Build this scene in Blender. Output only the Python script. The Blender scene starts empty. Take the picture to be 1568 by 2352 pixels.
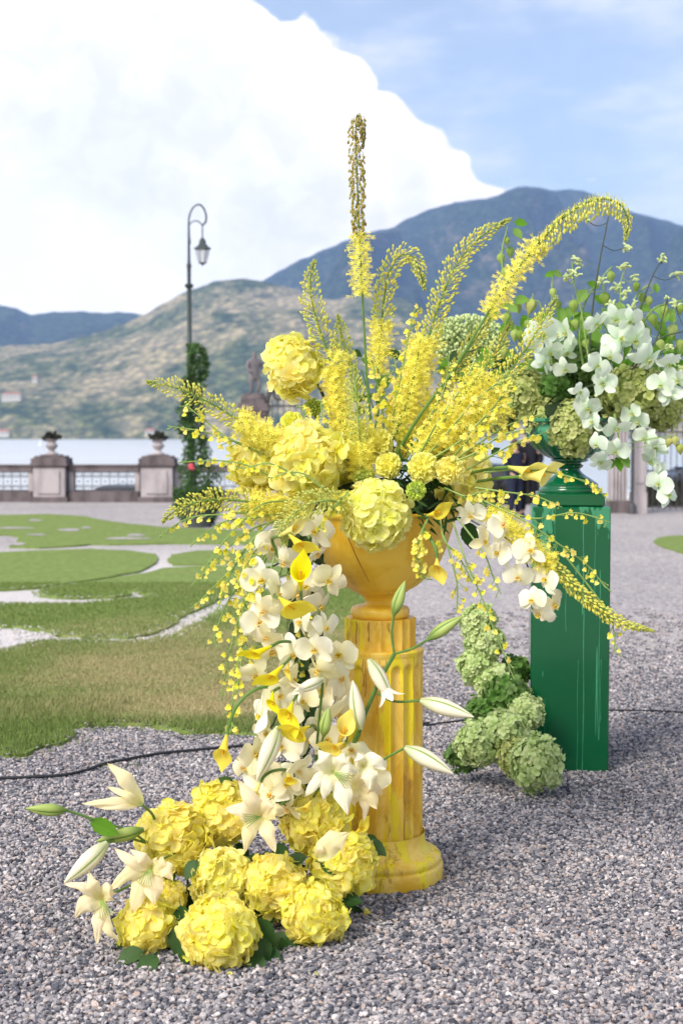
import bpy, math, random
from math import sin, cos, pi, radians, sqrt, exp, atan2
from mathutils import Vector, Matrix, noise as mnoise

# ------------------------------------------------------------------ camera, sky, sun, exposure
scene = bpy.context.scene
COL = scene.collection
HC = 1.5                       # camera height
FPX = 3267.0                   # focal length in the 1568x2352 working frame
PITCH = math.atan(179.0 / FPX)
cam_data = bpy.data.cameras.new("camera")
cam = bpy.data.objects.new("camera", cam_data)
COL.objects.link(cam)
cam.location = (0, 0, HC)
cam.rotation_euler = (pi / 2 - PITCH, 0, 0)
cam_data.sensor_fit = 'VERTICAL'
cam_data.sensor_height = 36.0
cam_data.sensor_width = 24.0
cam_data.lens = 50.0
cam_data.clip_start = 0.1
cam_data.clip_end = 30000
cam_data.dof.use_dof = True
cam_data.dof.focus_distance = 4.7
cam_data.dof.aperture_fstop = 4.0
scene.camera = cam

scene.render.engine = 'CYCLES'
scene.cycles.use_denoising = True
scene.cycles.use_adaptive_sampling = True
scene.cycles.adaptive_threshold = 0.012
scene.cycles.max_bounces = 10
scene.cycles.diffuse_bounces = 6
scene.cycles.transparent_max_bounces = 12
scene.cycles.volume_bounces = 1
scene.cycles.sample_clamp_indirect = 8
scene.view_settings.view_transform = 'Standard'
scene.view_settings.look = 'None'
scene.view_settings.exposure = 0.48
scene.view_settings.gamma = 1.0
scene.view_settings.use_curve_mapping = False

SUN_EL, SUN_AZ = radians(42), radians(-140)      # azimuth measured from +Y towards +X: behind the camera, to the left
sun_vec = Vector((sin(SUN_AZ) * cos(SUN_EL), cos(SUN_AZ) * cos(SUN_EL), sin(SUN_EL)))
sd = bpy.data.lights.new("sun", 'SUN')
sd.energy = 2.7
sd.angle = radians(24)
sd.color = (1.0, 0.95, 0.87)
sun = bpy.data.objects.new("sun", sd)
COL.objects.link(sun)
sun.rotation_euler = sun_vec.to_track_quat('Z', 'Y').to_euler()


class NT:
    """tiny helper for node trees"""
    def __init__(self, tree):
        self.t = tree
        tree.nodes.clear()

    def n(self, kind, **kw):
        nd = self.t.nodes.new(kind)
        for k, v in kw.items():
            setattr(nd, k, v)
        return nd

    def link(self, a, b):
        self.t.links.new(a, b)

    def put(self, sock, v):
        if hasattr(v, 'is_output') or isinstance(v, bpy.types.NodeSocket):
            self.t.links.new(v, sock)
        elif isinstance(v, (tuple, list)) and len(v) == 3 and sock.type == 'RGBA':
            sock.default_value = (*v, 1)
        else:
            sock.default_value = v

    def math(self, op, a, b=None, c=None, clamp=False):
        m = self.n('ShaderNodeMath', operation=op, use_clamp=clamp)
        self.put(m.inputs[0], a)
        if b is not None: self.put(m.inputs[1], b)
        if c is not None: self.put(m.inputs[2], c)
        return m.outputs[0]

    def ss(self, v, a, b, lo=0.0, hi=1.0):
        m = self.n('ShaderNodeMapRange', interpolation_type='SMOOTHSTEP')
        self.put(m.inputs[0], v)
        m.inputs[1].default_value = a; m.inputs[2].default_value = b
        m.inputs[3].default_value = lo; m.inputs[4].default_value = hi
        return m.outputs[0]

    def mix(self, f, a, b, mode='MIX'):
        m = self.n('ShaderNodeMix', data_type='RGBA', blend_type=mode)
        self.put(m.inputs[0], f); self.put(m.inputs[6], a); self.put(m.inputs[7], b)
        return m.outputs[2]

    def noise(self, vec, scale, detail=2.0, rough=0.5, dist=0.0, color=False):
        m = self.n('ShaderNodeTexNoise')
        if vec is not None: self.link(vec, m.inputs['Vector'])
        m.inputs['Scale'].default_value = scale
        m.inputs['Detail'].default_value = detail
        m.inputs['Roughness'].default_value = rough
        m.inputs['Distortion'].default_value = dist
        return m.outputs[1 if color else 0]

    def voro(self, vec, scale, feature='F1', out=0, rnd=1.0):
        m = self.n('ShaderNodeTexVoronoi', feature=feature)
        if vec is not None: self.link(vec, m.inputs['Vector'])
        m.inputs['Scale'].default_value = scale
        m.inputs['Randomness'].default_value = rnd
        return m.outputs[out]

    def ramp(self, f, stops, interp='LINEAR'):
        m = self.n('ShaderNodeValToRGB')
        m.color_ramp.interpolation = interp
        el = m.color_ramp.elements
        while len(el) < len(stops): el.new(0.5)
        for e, (p, c) in zip(el, stops):
            e.position = p; e.color = (*c, 1)
        self.put(m.inputs[0], f)
        return m.outputs[0]

    def vmul(self, vec, s):
        m = self.n('ShaderNodeVectorMath', operation='MULTIPLY')
        self.link(vec, m.inputs[0]); m.inputs[1].default_value = s
        return m.outputs[0]


world = bpy.data.worlds.new("World")
scene.world = world
world.use_nodes = True
w = NT(world.node_tree)
tc = w.n('ShaderNodeTexCoord')
sep = w.n('ShaderNodeSeparateXYZ'); w.link(tc.outputs['Generated'], sep.inputs[0])
X, Y, Z = sep.outputs
az = w.math('ARCTAN2', X, Y)
el = w.math('ARCSINE', Z)
comb = w.n('ShaderNodeCombineXYZ'); w.link(az, comb.inputs[0]); w.link(el, comb.inputs[1])
uv = comb.outputs[0]
# edge of the great cloud, falling from upper left to lower right
ub = w.math('MULTIPLY_ADD', w.math('SUBTRACT', 0.300, el), 1.33, -0.034)
warp = w.n('ShaderNodeVectorMath', operation='MULTIPLY_ADD')
w.link(w.noise(uv, 26.0, 3, 0.5, color=True), warp.inputs[0]); warp.inputs[1].default_value = (0.030, 0.030, 0); w.link(uv, warp.inputs[2])
wuv = warp.outputs[0]
sm = w.voro(wuv, 15.0)
sm2 = w.voro(wuv, 44.0)
b1 = w.math('MULTIPLY_ADD', sm, -0.055, 0.014)
b2 = w.math('MULTIPLY_ADD', sm2, -0.026, 0.010)
b3 = w.math('MULTIPLY_ADD', w.noise(uv, 90.0, 4), 0.010, -0.005)
edge = w.math('ADD', w.math('SUBTRACT', ub, az), w.math('ADD', w.math('ADD', b1, b2), b3))
mask = w.ss(edge, -0.004, 0.007)
# outside the view the bank is broken up, shaped to cut fill light
far_ = w.math('MAXIMUM', w.ss(az, -0.7, -1.3), w.ss(el, 0.55, 0.9))
brk = w.ss(w.noise(tc.outputs['Generated'], 2.2, 5, 0.6), 0.48, 0.60)
mask = w.math('MULTIPLY', mask, w.math('SUBTRACT', 1.0, w.math('MULTIPLY', far_, w.math('SUBTRACT', 1.0, brk))))
# a few small scraps of cloud in the blue
sc = w.noise(w.vmul(uv, (1.0, 2.6, 1)), 16.0, 5, 0.6)
scraps = w.ss(sc, 0.64, 0.72, 0, 0.7)
veil = w.ss(w.noise(w.vmul(uv, (1.0, 3.0, 1)), 5.0, 4, 0.6), 0.40, 0.75, 0.14, 0.55)
mask = w.math('MAXIMUM', mask, w.math('MAXIMUM', scraps, veil), clamp=True)
# cloud colour: white billows, soft blue-grey folds
body = w.noise(uv, 7.0, 5, 0.55, 0.3)
fold = w.ss(body, 0.40, 0.64)
ccol = w.mix(fold, (0.85, 0.83, 0.84), (1.10, 1.03, 0.95))
ccol = w.mix(w.ss(edge, 0.11, 0.0, 0.0, 0.85), ccol, (1.18, 1.08, 0.96))
bil = w.ss(w.noise(uv, 34.0, 4, 0.55, 0.5), 0.36, 0.62, 0.90, 1.0)
ccol = w.mix(1.0, ccol, w.math('MULTIPLY', bil, 1.0), 'MULTIPLY')
ccol = w.mix(w.ss(w.math('ADD', el, w.math('MULTIPLY', az, 0.35)), 0.15, 0.055, 0.0, 0.6), ccol, (1.02, 0.99, 0.95))
cb = w.n('ShaderNodeBackground'); w.link(ccol, cb.inputs[0]); cb.inputs[1].default_value = 1.12
sky = w.n('ShaderNodeTexSky', sky_type='NISHITA')
sky.sun_disc = False
sky.sun_elevation = SUN_EL
sky.sun_rotation = SUN_AZ
sky.air_density = 1.0; sky.dust_density = 1.6; sky.ozone_density = 2.0
sb = w.n('ShaderNodeBackground'); w.link(sky.outputs[0], sb.inputs[0]); sb.inputs[1].default_value = 0.13
mx = w.n('ShaderNodeMixShader')
w.link(mask, mx.inputs[0]); w.link(sb.outputs[0], mx.inputs[1]); w.link(cb.outputs[0], mx.inputs[2])
wo = w.n('ShaderNodeOutputWorld'); w.link(mx.outputs[0], wo.inputs[0])
world.cycles.sampling_method = 'MANUAL'
world.cycles.sample_map_resolution = 512

# ------------------------------------------------------------------ pixel -> place helpers (working frame 1568 x 2352)
_cp, _sp = cos(PITCH), sin(PITCH)
def ray(x, y):
    dx, dy = (x - 784) / FPX, (1176 - y) / FPX
    return Vector((dx, _cp + dy * _sp, -_sp + dy * _cp))
def D(x, y, depth):
    r = ray(x, y)
    return Vector((0, 0, HC)) + r * (depth / r.y)
def G(x, y, z=0.0):
    r = ray(x, y)
    return Vector((0, 0, HC)) + r * ((z - HC) / r.z)
def px(depth):
    return depth / FPX
R = random.Random(7)
U = R.uniform

# ------------------------------------------------------------------ mesh helpers
class MB:
    def __init__(self):
        self.v = []; self.f = []; self.uv = []; self.mi = []
        self.cur = 0
    def add(self, vs, fs, uvs=None, m=None):
        b = len(self.v)
        if m is not None: vs = [m @ Vector(p) for p in vs]
        self.v.extend(tuple(p) for p in vs)
        self.uv.extend(uvs if uvs else [(0.5, 0.5)] * len(vs))
        self.f.extend(tuple(b + i for i in f) for f in fs)
        self.mi.extend([self.cur] * len(fs))
        return self
    def box(self, c, s, rz=0.0, m=None):
        hx, hy, hz = s[0] / 2, s[1] / 2, s[2] / 2
        mm = Matrix.Translation(Vector(c)) @ Matrix.Rotation(rz, 4, 'Z')
        if m is not None: mm = m @ mm
        vs = [(x, y, z) for x in (-hx, hx) for y in (-hy, hy) for z in (-hz, hz)]
        fs = [(0, 1, 3, 2), (4, 6, 7, 5), (0, 4, 5, 1), (2, 3, 7, 6), (0, 2, 6, 4), (1, 5, 7, 3)]
        return self.add(vs, fs, None, mm)
    def tube(self, pts, rad, n=6, caps=True):
        pts = [Vector(p) for p in pts]
        k = len(pts)
        if not hasattr(rad, '__len__'): rad = [rad] * k
        vs, fs, uvs = [], [], []
        nrm = None
        for i, p in enumerate(pts):
            t = (pts[min(i + 1, k - 1)] - pts[max(i - 1, 0)])
            if t.length < 1e-9: t = Vector((0, 0, 1))
            t.normalize()
            if nrm is None:
                nrm = t.orthogonal().normalized()
            else:
                nrm = (nrm - t * nrm.dot(t))
                if nrm.length < 1e-6: nrm = t.orthogonal()
                nrm.normalize()
            bn = t.cross(nrm)
            for j in range(n):
                a = 2 * pi * j / n
                vs.append(p + (nrm * cos(a) + bn * sin(a)) * rad[i]); uvs.append((j / n, i / max(1, k - 1)))
        for i in range(k - 1):
            for j in range(n):
                a, b = i * n + j, i * n + (j + 1) % n
                fs.append((a, b, b + n, a + n))
        if caps and n > 2:
            fs.append(tuple(range(n))[::-1]); fs.append(tuple(range((k - 1) * n, k * n)))
        return self.add(vs, fs, uvs)
    def lathe(self, prof, n=48, c=(0, 0, 0), rfun=None, caps=True):
        """prof: list of (radius, z)"""
        vs, fs, uvs = [], [], []
        c = Vector(c); k = len(prof)
        for i, (r, z) in enumerate(prof):
            for j in range(n):
                a = 2 * pi * j / n
                rr = r if rfun is None else rfun(r, z, a, i)
                vs.append(c + Vector((rr * cos(a), rr * sin(a), z))); uvs.append((j / n, i / max(1, k - 1)))
        for i in range(k - 1):
            for j in range(n):
                a, b = i * n + j, i * n + (j + 1) % n
                fs.append((a, b, b + n, a + n))
        if caps:
            fs.append(tuple(range(n))[::-1]); fs.append(tuple(range((k - 1) * n, k * n)))
        return self.add(vs, fs, uvs)
    def ball(self, c, r, n=12, k=7, sc=(1, 1, 1), jit=0.0):
        c = Vector(c); vs, fs = [c + Vector((0, 0, -r * sc[2]))], []
        for i in range(1, k):
            t = pi * i / k - pi / 2
            for j in range(n):
                a = 2 * pi * j / n
                q = r * (1 + U(-jit, jit))
                vs.append(c + Vector((q * cos(t) * cos(a) * sc[0], q * cos(t) * sin(a) * sc[1], q * sin(t) * sc[2])))
        vs.append(c + Vector((0, 0, r * sc[2])))
        for j in range(n):
            fs.append((0, 1 + (j + 1) % n, 1 + j))
            fs.append((len(vs) - 1, 1 + (k - 2) * n + j, 1 + (k - 2) * n + (j + 1) % n))
        for i in range(k - 2):
            for j in range(n):
                a, b = 1 + i * n + j, 1 + i * n + (j + 1) % n
                fs.append((a, b, b + n, a + n))
        return self.add(vs, fs)
    def mesh(self, name, mats, off=None, smooth=True):
        me = bpy.data.meshes.new(name)
        vs = self.v if off is None else [(p[0] - off[0], p[1] - off[1], p[2] - off[2]) for p in self.v]
        me.from_pydata(vs, [], self.f)
        ul = me.uv_layers.new(name="UVMap")
        idx = [0] * len(me.loops); me.loops.foreach_get('vertex_index', idx)
        flat = []
        for i in idx: flat.extend(self.uv[i])
        ul.data.foreach_set('uv', flat)
        for m in (mats if isinstance(mats, (list, tuple)) else [mats]): me.materials.append(m)
        me.polygons.foreach_set('material_index', self.mi)
        me.polygons.foreach_set('use_smooth', [smooth] * len(me.polygons))
        me.update()
        if smooth: me.set_sharp_from_angle(angle=radians(48))
        return me
    def build(self, name, mats, parent=None, smooth=True, kind=None, label=None, loc=None):
        """vertices are in world coordinates; parent is an unrotated Empty (or part of one)"""
        if parent is not None:
            off = world_off(parent)
            o = bpy.data.objects.new(name, self.mesh(name, mats, off, smooth)); o.parent = parent
        else:
            off = Vector(loc) if loc is not None else Vector((0, 0, 0))
            o = bpy.data.objects.new(name, self.mesh(name, mats, off, smooth)); o.location = off
        COL.objects.link(o)
        if kind: o['kind'] = kind
        if label: o['label'] = label
        return o
def world_off(o):
    v = Vector((0, 0, 0))
    while o is not None:
        v += Vector(o.location); o = o.parent
    return v

def thing(name, label, cat, loc, group=None):
    o = bpy.data.objects.new(name, None); COL.objects.link(o)
    o.location = loc; o.empty_display_size = 0.05
    o['label'] = label; o['category'] = cat
    if group: o['group'] = group
    return o
def tag(o, label, cat, group=None):
    o['label'] = label; o['category'] = cat
    if group: o['group'] = group
    return o
def inst(name, me, parent, m, label=None):
    """object that shares mesh me, world matrix m, child of unrotated parent chain"""
    o = bpy.data.objects.new(name, me); o.parent = parent
    off = world_off(parent) if parent is not None else Vector((0, 0, 0))
    mm = m.copy(); mm.translation = m.translation - off
    o.matrix_basis = mm
    COL.objects.link(o)
    if label: o['label'] = label
    return o
def basis(zdir, up=Vector((0, 0, 1)), roll=0.0, loc=(0, 0, 0), s=1.0):
    """matrix with +Z along zdir and +Y as near up as possible"""
    z = Vector(zdir).normalized(); y = Vector(up) - z * Vector(up).dot(z)
    if y.length < 1e-5: y = z.orthogonal()
    y.normalize(); x = y.cross(z)
    m = Matrix((x, y, z)).transposed().to_4x4() @ Matrix.Rotation(roll, 4, 'Z')
    if not hasattr(s, '__len__'): s = (s, s, s)
    m = m @ Matrix.Diagonal((*s, 1))
    m.translation = Vector(loc)
    return m
def spline(pts, n):
    """Catmull-Rom through pts"""
    P = [Vector(p) for p in pts]
    P = [P[0] * 2 - P[1]] + P + [P[-1] * 2 - P[-2]]
    out = []; k = len(P) - 3
    for i in range(n + 1):
        t = i / n * k; a = min(int(t), k - 1); t -= a
        p0, p1, p2, p3 = P[a:a + 4]
        out.append(0.5 * ((2 * p1) + (p2 - p0) * t + (2 * p0 - 5 * p1 + 4 * p2 - p3) * t * t + (3 * p1 - p0 - 3 * p2 + p3) * t ** 3))
    return out

# ------------------------------------------------------------------ materials
def mat(name):
    m = bpy.data.materials.new(name); m.use_nodes = True
    return m, NT(m.node_tree)
def finish(t, col, rough=0.5, spec=0.5, bump=None, bstr=0.3, bdist=0.01, metal=0.0, trans=0.0, coat=0.0, sub=0.0):
    p = t.n('ShaderNodeBsdfPrincipled')
    t.put(p.inputs['Base Color'], col)
    t.put(p.inputs['Roughness'], rough)
    p.inputs['Specular IOR Level'].default_value = spec
    p.inputs['Metallic'].default_value = metal
    if coat: p.inputs['Coat Weight'].default_value = coat; p.inputs['Coat Roughness'].default_value = 0.05
    if bump is not None:
        b = t.n('ShaderNodeBump'); b.inputs['Strength'].default_value = bstr; b.inputs['Distance'].default_value = bdist
        t.link(bump, b.inputs['Height']); t.link(b.outputs[0], p.inputs['Normal'])
    out = t.n('ShaderNodeOutputMaterial')
    if trans:
        tr = t.n('ShaderNodeBsdfTranslucent'); t.put(tr.inputs[0], col)
        mxs = t.n('ShaderNodeMixShader'); mxs.inputs[0].default_value = trans
        t.link(p.outputs[0], mxs.inputs[1]); t.link(tr.outputs[0], mxs.inputs[2]); t.link(mxs.outputs[0], out.inputs[0])
    else:
        t.link(p.outputs[0], out.inputs[0])
def coords(t, kind='Object'):
    return t.n('ShaderNodeTexCoord').outputs[kind]
def objrand(t):
    return t.n('ShaderNodeObjectInfo').outputs['Random']
def wpos(t):
    return t.n('ShaderNodeNewGeometry').outputs['Position']
def plain(name, col, rough=0.5, spec=0.5, var=0.15, scale=20, metal=0.0, trans=0.0, coat=0.0, bstr=0.15):
    m, t = mat(name)
    nz = t.noise(coords(t), scale, 4)
    c2 = tuple(c * (1 - var) for c in col); c3 = tuple(min(1, c * (1 + var)) for c in col)
    c = t.mix(t.ss(nz, 0.3, 0.7), c2, c3)
    finish(t, c, rough, spec, nz, bstr, 0.005, metal, trans, coat)
    return m
def petal_mat(name, c0, c1, c2, trans=0.35, rough=0.55, p1=0.45, vein=0.08, hv=0.04):
    """colour from petal base (c0) over the middle (c1) to the rim (c2)"""
    m, t = mat(name)
    uvn = t.n('ShaderNodeUVMap'); s = t.n('ShaderNodeSeparateXYZ'); t.link(uvn.outputs[0], s.inputs[0])
    nz = t.noise(coords(t), 60.0, 3)
    v = t.math('ADD', s.outputs[1], t.math('MULTIPLY_ADD', nz, 0.3, -0.15))
    c = t.ramp(v, [(0.0, c0), (p1, c1), (1.0, c2)])
    # fine veins along the petal
    wv = t.n('ShaderNodeTexWave', wave_type='BANDS'); wv.inputs['Scale'].default_value = 7.0
    wv.inputs['Distortion'].default_value = 1.5
    t.link(uvn.outputs[0], wv.inputs[0])
    c = t.mix(t.math('MULTIPLY', wv.outputs[1], vein), c, tuple(x * 0.72 for x in c1))
    rnd = objrand(t)
    hs = t.n('ShaderNodeHueSaturation')
    t.link(c, hs.inputs['Color'])
    t.link(t.math('MULTIPLY_ADD', rnd, 0.022, 0.489), hs.inputs['Hue'])
    t.link(t.math('MULTIPLY_ADD', rnd, 0.20, 0.88), hs.inputs['Saturation'])
    t.link(t.math('MULTIPLY_ADD', rnd, -2 * hv, 1 + hv), hs.inputs['Value'])
    finish(t, hs.outputs[0], rough + .12, 0.18, wv.outputs[1], 0.12, 0.002, trans=trans)
    return m

M = {}
M['lemon'] = petal_mat('lemon_petal', (0.96, 0.85, 0.10), (0.98, 0.92, 0.24), (0.98, 0.95, 0.42), trans=0.5, vein=0.14)
M['yellow'] = petal_mat('yellow_petal', (0.96, 0.82, 0.07), (0.98, 0.93, 0.33), (0.98, 0.87, 0.09), p1=0.55, trans=0.5, vein=0.14)
M['lime'] = petal_mat('pale_lime_petal', (0.90, 0.88, 0.14), (0.96, 0.94, 0.27), (0.98, 0.96, 0.46), trans=0.5, vein=0.14)
M['greenhyd'] = petal_mat('pale_green_petal', (0.36, 0.50, 0.13), (0.58, 0.70, 0.28), (0.71, 0.80, 0.44), vein=0.2)
M['olivehyd'] = petal_mat('olive_petal', (0.32, 0.38, 0.08), (0.53, 0.58, 0.19), (0.62, 0.66, 0.29), vein=0.2)
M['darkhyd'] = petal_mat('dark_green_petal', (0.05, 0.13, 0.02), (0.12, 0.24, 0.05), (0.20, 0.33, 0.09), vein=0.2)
M['orchid'] = petal_mat('cream_orchid_petal', (0.86, 0.76, 0.34), (0.92, 0.86, 0.55), (0.93, 0.88, 0.62), trans=0.3, vein=0.05, p1=0.3, hv=0.02)
M['orchidw'] = petal_mat('white_orchid_petal', (0.86, 0.80, 0.44), (0.93, 0.90, 0.68), (0.94, 0.91, 0.74), trans=0.3, vein=0.05, p1=0.3, hv=0.02)
M['mint'] = petal_mat('mint_orchid_petal', (0.55, 0.76, 0.42), (0.77, 0.88, 0.70), (0.84, 0.91, 0.78), trans=0.3, vein=0.08, p1=0.3, hv=0.03)
M['lip'] = petal_mat('orchid_lip', (0.75, 0.42, 0.04), (0.86, 0.68, 0.14), (0.90, 0.80, 0.34))
M['onc'] = petal_mat('bright_yellow_blossom', (0.72, 0.40, 0.03), (0.95, 0.85, 0.10), (0.96, 0.90, 0.22), p1=0.25, trans=0.4)
M['calla'] = petal_mat('calla_spathe', (0.62, 0.64, 0.12), (0.93, 0.76, 0.05), (0.95, 0.80, 0.07), p1=0.25, rough=0.4, vein=0.05, hv=0.05)
M['callapale'] = petal_mat('pale_calla_spathe', (0.58, 0.64, 0.16), (0.90, 0.80, 0.22), (0.92, 0.83, 0.28), p1=0.3, rough=0.4, vein=0.05)
M['lily'] = petal_mat('lily_tepal', (0.84, 0.80, 0.34), (0.94, 0.82, 0.50), (0.94, 0.79, 0.50), trans=0.35, rough=0.5, p1=0.35, vein=0.10, hv=0.03)
M['lilyw'] = petal_mat('white_lily_tepal', (0.84, 0.82, 0.42), (0.94, 0.89, 0.66), (0.95, 0.91, 0.72), trans=0.35, rough=0.5, p1=0.35, vein=0.08, hv=0.02)
M['pompon'] = petal_mat('pompon_petal', (0.78, 0.76, 0.10), (0.94, 0.90, 0.20), (0.95, 0.93, 0.38), trans=0.3)
M['scab'] = petal_mat('lime_pompon_petal', (0.40, 0.55, 0.06), (0.66, 0.74, 0.14), (0.74, 0.80, 0.24), trans=0.3)
M['stem'] = plain('green_stem', (0.10, 0.20, 0.035), 0.45, 0.4)
M['palestem'] = plain('pale_green_stem', (0.22, 0.33, 0.08), 0.5, 0.4)
M['darkstem'] = plain('dark_stem', (0.045, 0.06, 0.03), 0.5, 0.4)
M['leaf'] = petal_mat('dark_leaf', (0.035, 0.085, 0.02), (0.045, 0.11, 0.025), (0.04, 0.10, 0.02), trans=0.2, rough=0.4, vein=0.5, hv=0.15)
M['leafl'] = petal_mat('fresh_leaf', (0.12, 0.26, 0.03), (0.16, 0.34, 0.035), (0.18, 0.36, 0.04), trans=0.35, rough=0.4, vein=0.3, hv=0.15)
M['lantern'] = petal_mat('green_lantern', (0.28, 0.42, 0.07), (0.46, 0.60, 0.15), (0.50, 0.63, 0.18), trans=0.35, rough=0.5, vein=0.5, hv=0.15)
M['lanternp'] = petal_mat('pale_lantern', (0.50, 0.55, 0.12), (0.62, 0.64, 0.22), (0.62, 0.62, 0.20), trans=0.35, rough=0.5, vein=0.4)
M['paw'] = plain('pale_green_felt', (0.62, 0.72, 0.34), 0.8, 0.2, trans=0.2)
M['brown_anther'] = plain('brown_anther', (0.16, 0.05, 0.02), 0.7, 0.2)
# lily buds: cream with green ribs
def bud_mat(name, cream, green, base_green):
    m, t = mat(name)
    uvn = t.n('ShaderNodeUVMap'); s = t.n('ShaderNodeSeparateXYZ'); t.link(uvn.outputs[0], s.inputs[0])
    k = t.math('FRACT', t.math('MULTIPLY', s.outputs[0], 3.0))
    d = t.math('ABSOLUTE', t.math('SUBTRACT', k, 0.5))
    rib = t.ss(d, 0.11, 0.02)
    ve = t.ss(s.outputs[1], 0.45, 0.02)
    c = t.mix(t.math('MAXIMUM', rib, t.math('MULTIPLY', ve, base_green)), cream, green)
    finish(t, c, 0.42, 0.4, t.noise(coords(t), 80, 3), 0.1, 0.002, trans=0.2)
    return m
M['bud'] = bud_mat('cream_bud', (0.88, 0.82, 0.62), (0.28, 0.40, 0.10), 0.55)
M['gbud'] = bud_mat('green_bud', (0.40, 0.50, 0.13), (0.10, 0.20, 0.03), 0.8)
# foxtail lily: stem-wise colour, u random, v along the spike
def fox_mat(name, lo, hi, tip):
    m, t = mat(name)
    uvn = t.n('ShaderNodeUVMap'); s = t.n('ShaderNodeSeparateXYZ'); t.link(uvn.outputs[0], s.inputs[0])
    c = t.mix(s.outputs[0], lo, hi)
    c = t.mix(t.ss(s.outputs[1], 0.75, 1.0, 0, 0.8), c, tip)
    finish(t, c, 0.45, 0.4, trans=0.2)
    return m
M['fbud'] = fox_mat('ochre_buds', (0.62, 0.70, 0.15), (0.78, 0.68, 0.10), (0.36, 0.42, 0.08))
M['fbudb'] = fox_mat('bronze_buds', (0.36, 0.36, 0.07), (0.46, 0.32, 0.05), (0.22, 0.18, 0.05))
M['fbudl'] = fox_mat('lime_buds', (0.58, 0.66, 0.16), (0.68, 0.66, 0.14), (0.40, 0.48, 0.08))
M['ffl'] = fox_mat('yellow_stars', (0.98, 0.94, 0.20), (0.97, 0.91, 0.11), (0.80, 0.50, 0.04))
M['fst'] = fox_mat('orange_stamens', (0.96, 0.91, 0.15), (0.94, 0.76, 0.08), (0.80, 0.30, 0.03))

# ================================================================== SETTING
# ---- gravel colours
def parterre(t, wp):
    s = t.n('ShaderNodeSeparateXYZ'); t.link(wp, s.inputs[0])
    return t.math('MULTIPLY', t.ss(s.outputs[0], 0.1, -0.4), t.math('MULTIPLY', t.ss(s.outputs[1], 8.4, 9.0), t.ss(s.outputs[1], 20.0, 16.0)))
def gravel_mat():
    m, t = mat('gravel_stone')
    rnd = objrand(t)
    c = t.ramp(rnd, [(0.0, (0.055, 0.061, 0.080)), (0.16, (0.120, 0.128, 0.158)), (0.40, (0.240, 0.236, 0.256)), (0.62, (0.385, 0.370, 0.378)),
                     (0.80, (0.53, 0.50, 0.49)), (0.87, (0.42, 0.32, 0.27)), (0.93, (0.74, 0.71, 0.70)), (1.0, (0.15, 0.155, 0.185))])
    nz = t.noise(coords(t), 2.0, 4)
    big = t.noise(wpos(t), 1.1, 3)
    c = t.mix(1.0, c, t.ramp(nz, [(0.3, (0.78, 0.78, 0.80)), (0.7, (1.08, 1.06, 1.04))]), 'MULTIPLY')
    c = t.mix(1.0, c, t.ramp(big, [(0.35, (0.90, 0.88, 0.90)), (0.65, (1.10, 1.07, 1.07))]), 'MULTIPLY')
    c = t.mix(t.math('MULTIPLY', parterre(t, wpos(t)), 0.6), c, (0.74, 0.70, 0.69))
    finish(t, c, 0.75, 0.3, nz, 0.2, 0.002)
    return m
M['pebble'] = gravel_mat()
def ground_mat():
    m, t = mat('gravel_ground')
    wp = wpos(t)
    v1 = t.n('ShaderNodeTexVoronoi'); t.link(wp, v1.inputs['Vector']); v1.inputs['Scale'].default_value = 45
    s = t.n('ShaderNodeSeparateColor'); t.link(v1.outputs['Color'], s.inputs[0])
    c = t.ramp(s.outputs[0], [(0.0, (0.20, 0.19, 0.20)), (0.35, (0.33, 0.31, 0.32)), (0.7, (0.45, 0.425, 0.425)), (0.9, (0.52, 0.49, 0.475)), (1.0, (0.32, 0.28, 0.26))])
    big = t.noise(wp, 0.5, 4)
    c = t.mix(1.0, c, t.ramp(big, [(0.3, (0.88, 0.87, 0.88)), (0.7, (1.08, 1.05, 1.03))]), 'MULTIPLY')
    dirt = t.noise(wp, 2.3, 5, 0.6)
    c = t.mix(t.ss(dirt, 0.58, 0.72, 0, 0.35), c, (0.22, 0.18, 0.14))
    c = t.mix(t.math('MULTIPLY', parterre(t, wp), 0.7), c, (0.66, 0.62, 0.61))
    h = t.math('SUBTRACT', 1.0, v1.outputs['Distance'])
    finish(t, c, 0.85, 0.25, h, 0.7, 0.01)
    return m
M['ground'] = ground_mat()

mb = MB()
mb.add([(-60, -6, 0), (60, -6, 0), (60, 31.3, 0), (-60, 31.3, 0)], [(0, 1, 2, 3)])
ground = mb.build('ground', M['ground'], kind='structure')

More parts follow.
